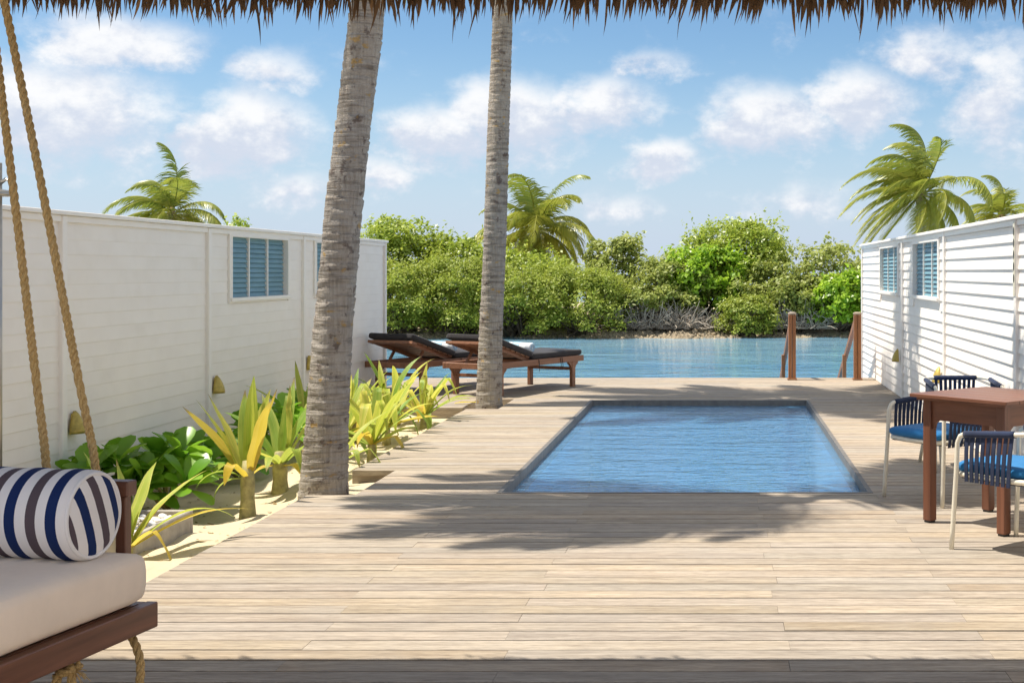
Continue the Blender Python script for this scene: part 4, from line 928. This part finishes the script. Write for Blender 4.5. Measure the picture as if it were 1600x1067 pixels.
rs0 = np.random.default_rng(77); nl_ = 900; lx = rs0.uniform(-4.3, -2.8, nl_); ly = rs0.uniform(5.2, 14.7, nl_); lz = sand_z(lx, ly)+.004; aa = rs0.uniform(0, 6.28, nl_); ll = rs0.uniform(.004, .017, nl_)*np.where(rs0.random(nl_) < .06, 2.6, 1); lw2 = ll*rs0.uniform(.25, .7, nl_); tz = rs0.uniform(-.3, .3, nl_)
ca, sa = np.cos(aa), np.sin(aa); V = np.stack([np.stack([lx+ca*ll, ly+sa*ll, lz+tz*ll+.003], 1), np.stack([lx-sa*lw2, ly+ca*lw2, lz+.004], 1), np.stack([lx-ca*ll, ly-sa*ll, lz-tz*ll+.003], 1), np.stack([lx+sa*lw2, ly-ca*lw2, lz+.001], 1)], 1).reshape(-1, 3)
me = raw_mesh('leaf_litter', V, np.arange(4*nl_).reshape(-1, 4), 4); me.materials.append(M['husk']); o = obj('leaf_litter', me, None); tag(o, 'scattered dry brown leaf bits on the sand bed', 'leaf litter', kind='stuff')
# outdoor shower by the shaded wall
sh_ = thing('outdoor_shower', 'metal outdoor shower pole and disc head above the shaded wall at the left edge', 'shower', (-4.2, 7.82, -.12))
MB().tube([(0,0,0),(0,0,2.25)], .022, 12).build('pole', M['metal'], sh_, True)
MB().tube([(0,0,2.12),(.05,-.01,2.155),(.085,-.015,2.14),(.09,-.015,2.10)], .011, 8).build('arm', M['metal'], sh_, True)
MB().lathe([(.02, 2.10), (.075, 2.088), (.10, 2.075), (.10, 2.06), (.09, 2.056)], 28, Matrix.Translation((.0,-.02,0))).build('shower_head', M['metal'], sh_, True)

# ------------------------------------------------------------------ far bank: shrubs, rubble, palms
def shrub(label, px, d, r_, top, kind, n, leaf, seed, base=-.25, sparse=1.0, clumps=70, depth=1.1, group='shrubs on the far bank', twig='twig_dark', ntw=26, aspect=1.9, low=False):
    X = (px-1125)/2100*d; rs = np.random.default_rng(seed); t = thing('bank_shrub', label, 'shrub', (X, d, base), 0, group); H = top - base
    # clump centres over a dome
    c = []
    while len(c) < clumps:
        v = rs.normal(size=3); v /= np.linalg.norm(v); 
        if v[1] > .55: continue
        if v[2] < -.55: continue
        k = rs.uniform(.70, 1.0) if rs.random() < .8 else rs.uniform(.35, .7)
        zc = H*(.04 + .92*rs.random()**.8) if low else H*.46 + v[2]*k*H*.52
        if low: k *= math.sqrt(max(.05, 1-(max(0, zc/H-.35)/.68)**2))/max(.35, math.hypot(v[0], v[1]))*.95
        c.append([v[0]*k*r_*(1+.12*math.sin(v[2]*5+seed)), v[1]*k*r_*depth, max(.08, zc)])
    c = np.array(c); cr = rs.uniform(.55, 1.25, clumps)*(.20*(r_*H)**.5+.06)
    idx = rs.integers(0, clumps, n); v = rs.normal(size=(n, 3)); v /= np.linalg.norm(v, axis=1)[:, None]; v[:, 2] = np.where(v[:, 2] < -.3, -v[:, 2], v[:, 2])
    rad = cr[idx]*rs.uniform(.55, 1.08, n); P = c[idx] + v*rad[:, None]*np.array([1.0, 1.0, .85]); P[:, 2] = np.maximum(P[:, 2], .02)
    nrm = v*.6 + rs.normal(size=(n, 3))*.5 + np.array([-.25, -.1, .75]); nrm /= np.linalg.norm(nrm, axis=1)[:, None]
    a = np.cross(nrm, rs.normal(size=(n, 3))); a /= np.linalg.norm(a, axis=1)[:, None]; b = np.cross(nrm, a); s_ = leaf*rs.uniform(.6, 1.3, n)[:, None]
    V = np.stack([P - a*s_*.5, P - b*s_*.5/aspect + nrm*s_*.06, P + a*s_*.5, P + b*s_*.5/aspect + nrm*s_*.06], 1).reshape(-1, 3); F = np.arange(4*n).reshape(n, 4)
    ct = rs.uniform(-.18, .18, clumps); T = np.clip(.42 + ct[idx] + rs.uniform(-.3, .35, n), 0, 1)
    ns_ = int(n/55); ci = rs.integers(0, clumps, ns_); so_ = c[ci].copy(); dv = np.stack([rs.normal(size=ns_)*.5 + c[ci][:, 0]/max(.3, r_)*.5, rs.normal(size=ns_)*.35-.25, rs.uniform(.25, 1.0, ns_)], 1); dv /= np.linalg.norm(dv, axis=1)[:, None]
    ln_ = cr[ci]*rs.uniform(.9, 1.75, ns_); per = 12; tt = np.linspace(.45, 1, per); SP = so_[:, None, :] + dv[:, None, :]*ln_[:, None, None]*tt[None, :, None] + rs.normal(size=(ns_, per, 3))*.045
    SP = SP.reshape(-1, 3); m2 = len(SP); n2 = rs.normal(size=(m2, 3))*.7 + np.array([-.2, -.1, .6]); n2 /= np.linalg.norm(n2, axis=1)[:, None]; a2 = np.cross(n2, rs.normal(size=(m2, 3))); a2 /= np.linalg.norm(a2, axis=1)[:, None]; b2 = np.cross(n2, a2); s2_ = leaf*rs.uniform(.55, 1.1, m2)[:, None]
    V = np.concatenate([V, np.stack([SP - a2*s2_*.5, SP - b2*s2_*.5/aspect, SP + a2*s2_*.5, SP + b2*s2_*.5/aspect], 1).reshape(-1, 3)]); F = np.arange(len(V)).reshape(-1, 4); T = np.concatenate([T, np.clip(rs.uniform(.25, .95, m2), 0, 1)])
    me = raw_mesh('crown', V, F, 4, T); me.materials.append(M[kind]); obj('crown', me, None, t)
    mb = MB(); rnd = random.Random(seed)
    for k in range(ntw):
        q = Vector(c[rnd.randrange(clumps)]); q = q*rnd.uniform(.8, 1.12); m_ = Vector((q.x*.45+rnd.uniform(-.15,.15), q.y*.45, q.z*rnd.uniform(.35,.6))); mb.tube([(rnd.uniform(-.25,.25)*r_, rnd.uniform(-.2,.2)*r_, -.1), m_, q], [.05*r_/1.2+.01, .022, .008], 5)
    mb.build('branches', M[twig], t, True); return t
def thicket(label, px, d, r_, top, seed, n=240, base=-.35):
    X = (px-1125)/2100*d; t = thing('bare_thicket', label, 'shrub', (X, d, base), 0, 'grey bare thickets at the waterline'); rnd = random.Random(seed); mb = MB()
    for k in range(n):
        p = Vector((rnd.uniform(-r_, r_)*.8, rnd.uniform(-.6, .6), rnd.uniform(0, .1))); d_ = Vector((rnd.uniform(-1,1), rnd.uniform(-.7,.3), rnd.uniform(.1,1.1))).normalized(); pts = [p.copy()]; l_ = rnd.uniform(.35, 1.0)*(top-base)*.8
        for i in range(5):
            d_ = (d_ + Vector((rnd.uniform(-.5,.5), rnd.uniform(-.4,.4), rnd.uniform(-.45,.35)))).normalized(); p = p + d_*l_/5; p.z = max(.02, min(p.z, top-base)); pts.append(p.copy())
        mb.tube(pts, [.020*(1-i/6)+.004 for i in range(6)], 4)
    mb.build('twigs', M['twig'], t)
W_ = 47.7
# back row
shrub('round-topped leafy shrub rising above the end of the shaded wall', 622, 46, 1.75, 3.12, 'broad', 9000, .17, 31)
shrub('second leafy shrub above the hedge, just left of the slim palm trunk', 715, 46, 1.6, 2.75, 'broad', 8000, .16, 32)
shrub('light green shrub at the foot of the middle palm, right of the slim trunk', 825, 45.4, 2.0, 2.15, 'broad', 8000, .15, 33)
shrub('open grey-green shrub with sky showing through, right of the middle palm', 965, 46, 1.25, 2.62, 'olive', 5200, .17, 34, clumps=46, twig='twig')
shrub('tall domed shrub, the highest on the far bank', 1150, 46.5, 1.95, 3.18, 'broad', 14000, .15, 35, clumps=110)
shrub('bright glossy green shrub in front of the tall dome', 1105, 45.2, 1.45, 2.30, 'bright', 7500, .18, 36)
shrub('grey-green twiggy shrub right of the tall dome', 1290, 45.6, 2.0, 2.25, 'olive', 6500, .16, 37, clumps=60, twig='twig', ntw=60)
shrub('dull green shrub between the open shrub and the bright one', 1045, 45.2, 1.6, 1.98, 'olive', 6000, .15, 38, twig='twig', ntw=50)
shrub('pale shrub low behind the right stair rail top', 1210, 44.9, 1.7, 1.65, 'olive', 6500, .15, 39, twig='twig', ntw=45)
shrub('green shrub top peeping over the shaded wall near its first window', 385, 40, .85, 2.98, 'broad', 4000, .15, 40, group=None)
# front row
shrub('dark feathery shrub on the water edge beside the shaded wall end', 628, 43.4, 1.85, 1.62, 'fine', 17000, .115, 41, base=-.52, aspect=2.6, low=True, clumps=95)
shrub('dark feathery shrub on the water edge left of the slim palm trunk', 716, 43.5, 1.8, 1.72, 'fine', 17000, .115, 42, base=-.52, aspect=2.6, low=True, clumps=95)
shrub('dark feathery shrub on the water edge right of the slim palm trunk', 812, 43.3, 1.9, 1.55, 'fine', 17000, .115, 43, base=-.52, aspect=2.6, low=True, clumps=95)
shrub('dark feathery shrub on the water edge left of the bare thicket', 908, 43.4, 1.75, 1.42, 'fine', 17000, .115, 44, base=-.52, aspect=2.6, low=True, clumps=95)
shrub('low feathery shrub between the two bare thickets', 1170, 43.2, 1.0, .62, 'fine', 7000, .11, 45, base=-.52, aspect=2.6, low=True, clumps=95)
shrub('bright leafy shrub between the right stair rail and the sunlit wall', 1318, 43.5, 1.15, 1.35, 'bright', 6500, .17, 46, base=-.3, low=True)
shrub('olive shrub above the first bare thicket', 1015, 44.4, 1.6, 1.3, 'olive', 5000, .14, 47, twig='twig', ntw=60, base=-.2)
shrub('olive shrub above the second bare thicket', 1245, 44.4, 1.4, 1.2, 'olive', 4000, .14, 48, twig='twig', ntw=60, base=-.1)
thicket('tangle of grey bare branches at the waterline right of the loungers', 1020, 43.6, 1.75, 1.05, 51, 560)
thicket('tangle of grey bare branches behind the left stair rail', 1245, 43.7, 1.25, 1.0, 52, 420)
thicket('small tangle of bare branches at the foot of the middle bank', 1105, 43.6, .8, .6, 53, 170)
# coral rubble along the waterline
rs = np.random.default_rng(5); Vr = []; Fr = []; ico = bmesh.new(); bmesh.ops.create_icosphere(ico, subdivisions=1, radius=1); iv = np.array([v.co for v in ico.verts]); fi = np.array([[v.index for v in f.verts] for f in ico.faces]); ico.free()
nr_ = 5200; xs = rs.uniform(-14, 7.5, nr_); ys = 41.95 + np.abs(rs.normal(size=nr_))*.6; keep = ys < 45; xs, ys = xs[keep], ys[keep]
zs = island_z(xs, ys); nr_ = len(xs); sc = rs.uniform(.03, .11, (nr_, 1, 1))*rs.uniform(.6, 1.3, (nr_, 1, 3)); jit = rs.uniform(.75, 1.25, (nr_, len(iv), 1)); V = iv[None]*sc*jit + np.stack([xs, ys, zs+.02], 1)[:, None, :]
F = (fi[None] + (np.arange(nr_)*len(iv))[:, None, None]).reshape(-1, 3); me = raw_mesh('shore_rubble', V.reshape(-1, 3), F, 3); me.materials.append(M['rock']); o = obj('shore_rubble', me, None); tag(o, 'pale coral rubble along the far waterline', 'rubble', kind='stuff')
# far palms
def far_palm(label, px, py, d, nf, length, seed, tint, wind, height_base=-.2, fl=None):
    X = (px-1125)/2100*d; z = 1.5 + (424-py)/2100*d; h = z-height_base
    palm(label, (X, d, height_base), [(0,0,0), (.06,0,h*.4), (.02,0,h*.75), (0,0,h)], [.17,.14,.12,.11], None, nf, length, wind, seed, tint, fl, 'coconut palms on the far bank', lw=.062, nl=74, amp=.01, nseg=12, ring=.12, arch=1.35)
far_palm('coconut palm showing over the shaded wall at left', 268, 342, 44, 30, 2.5, 61, .45, (-.36, 0))
far_palm('coconut palm on the far bank behind the slim palm trunk', 838, 366, 48, 36, 2.85, 62, .48, (-.10, 0))
far_palm('tall windblown coconut palm over the sunlit wall', 1438, 312, 42, 36, 2.75, 63, .52, (-.62, 0))
far_palm('coconut palm over the sunlit wall at the right edge', 1565, 345, 46, 24, 2.0, 64, .48, (-.5, 0))
print('objects', len(bpy.data.objects), 'tris', sum(sum(max(0, p.loop_total-2) for p in m.polygons) if len(m.polygons) < 3000 else len(m.polygons)*2 for m in bpy.data.meshes))
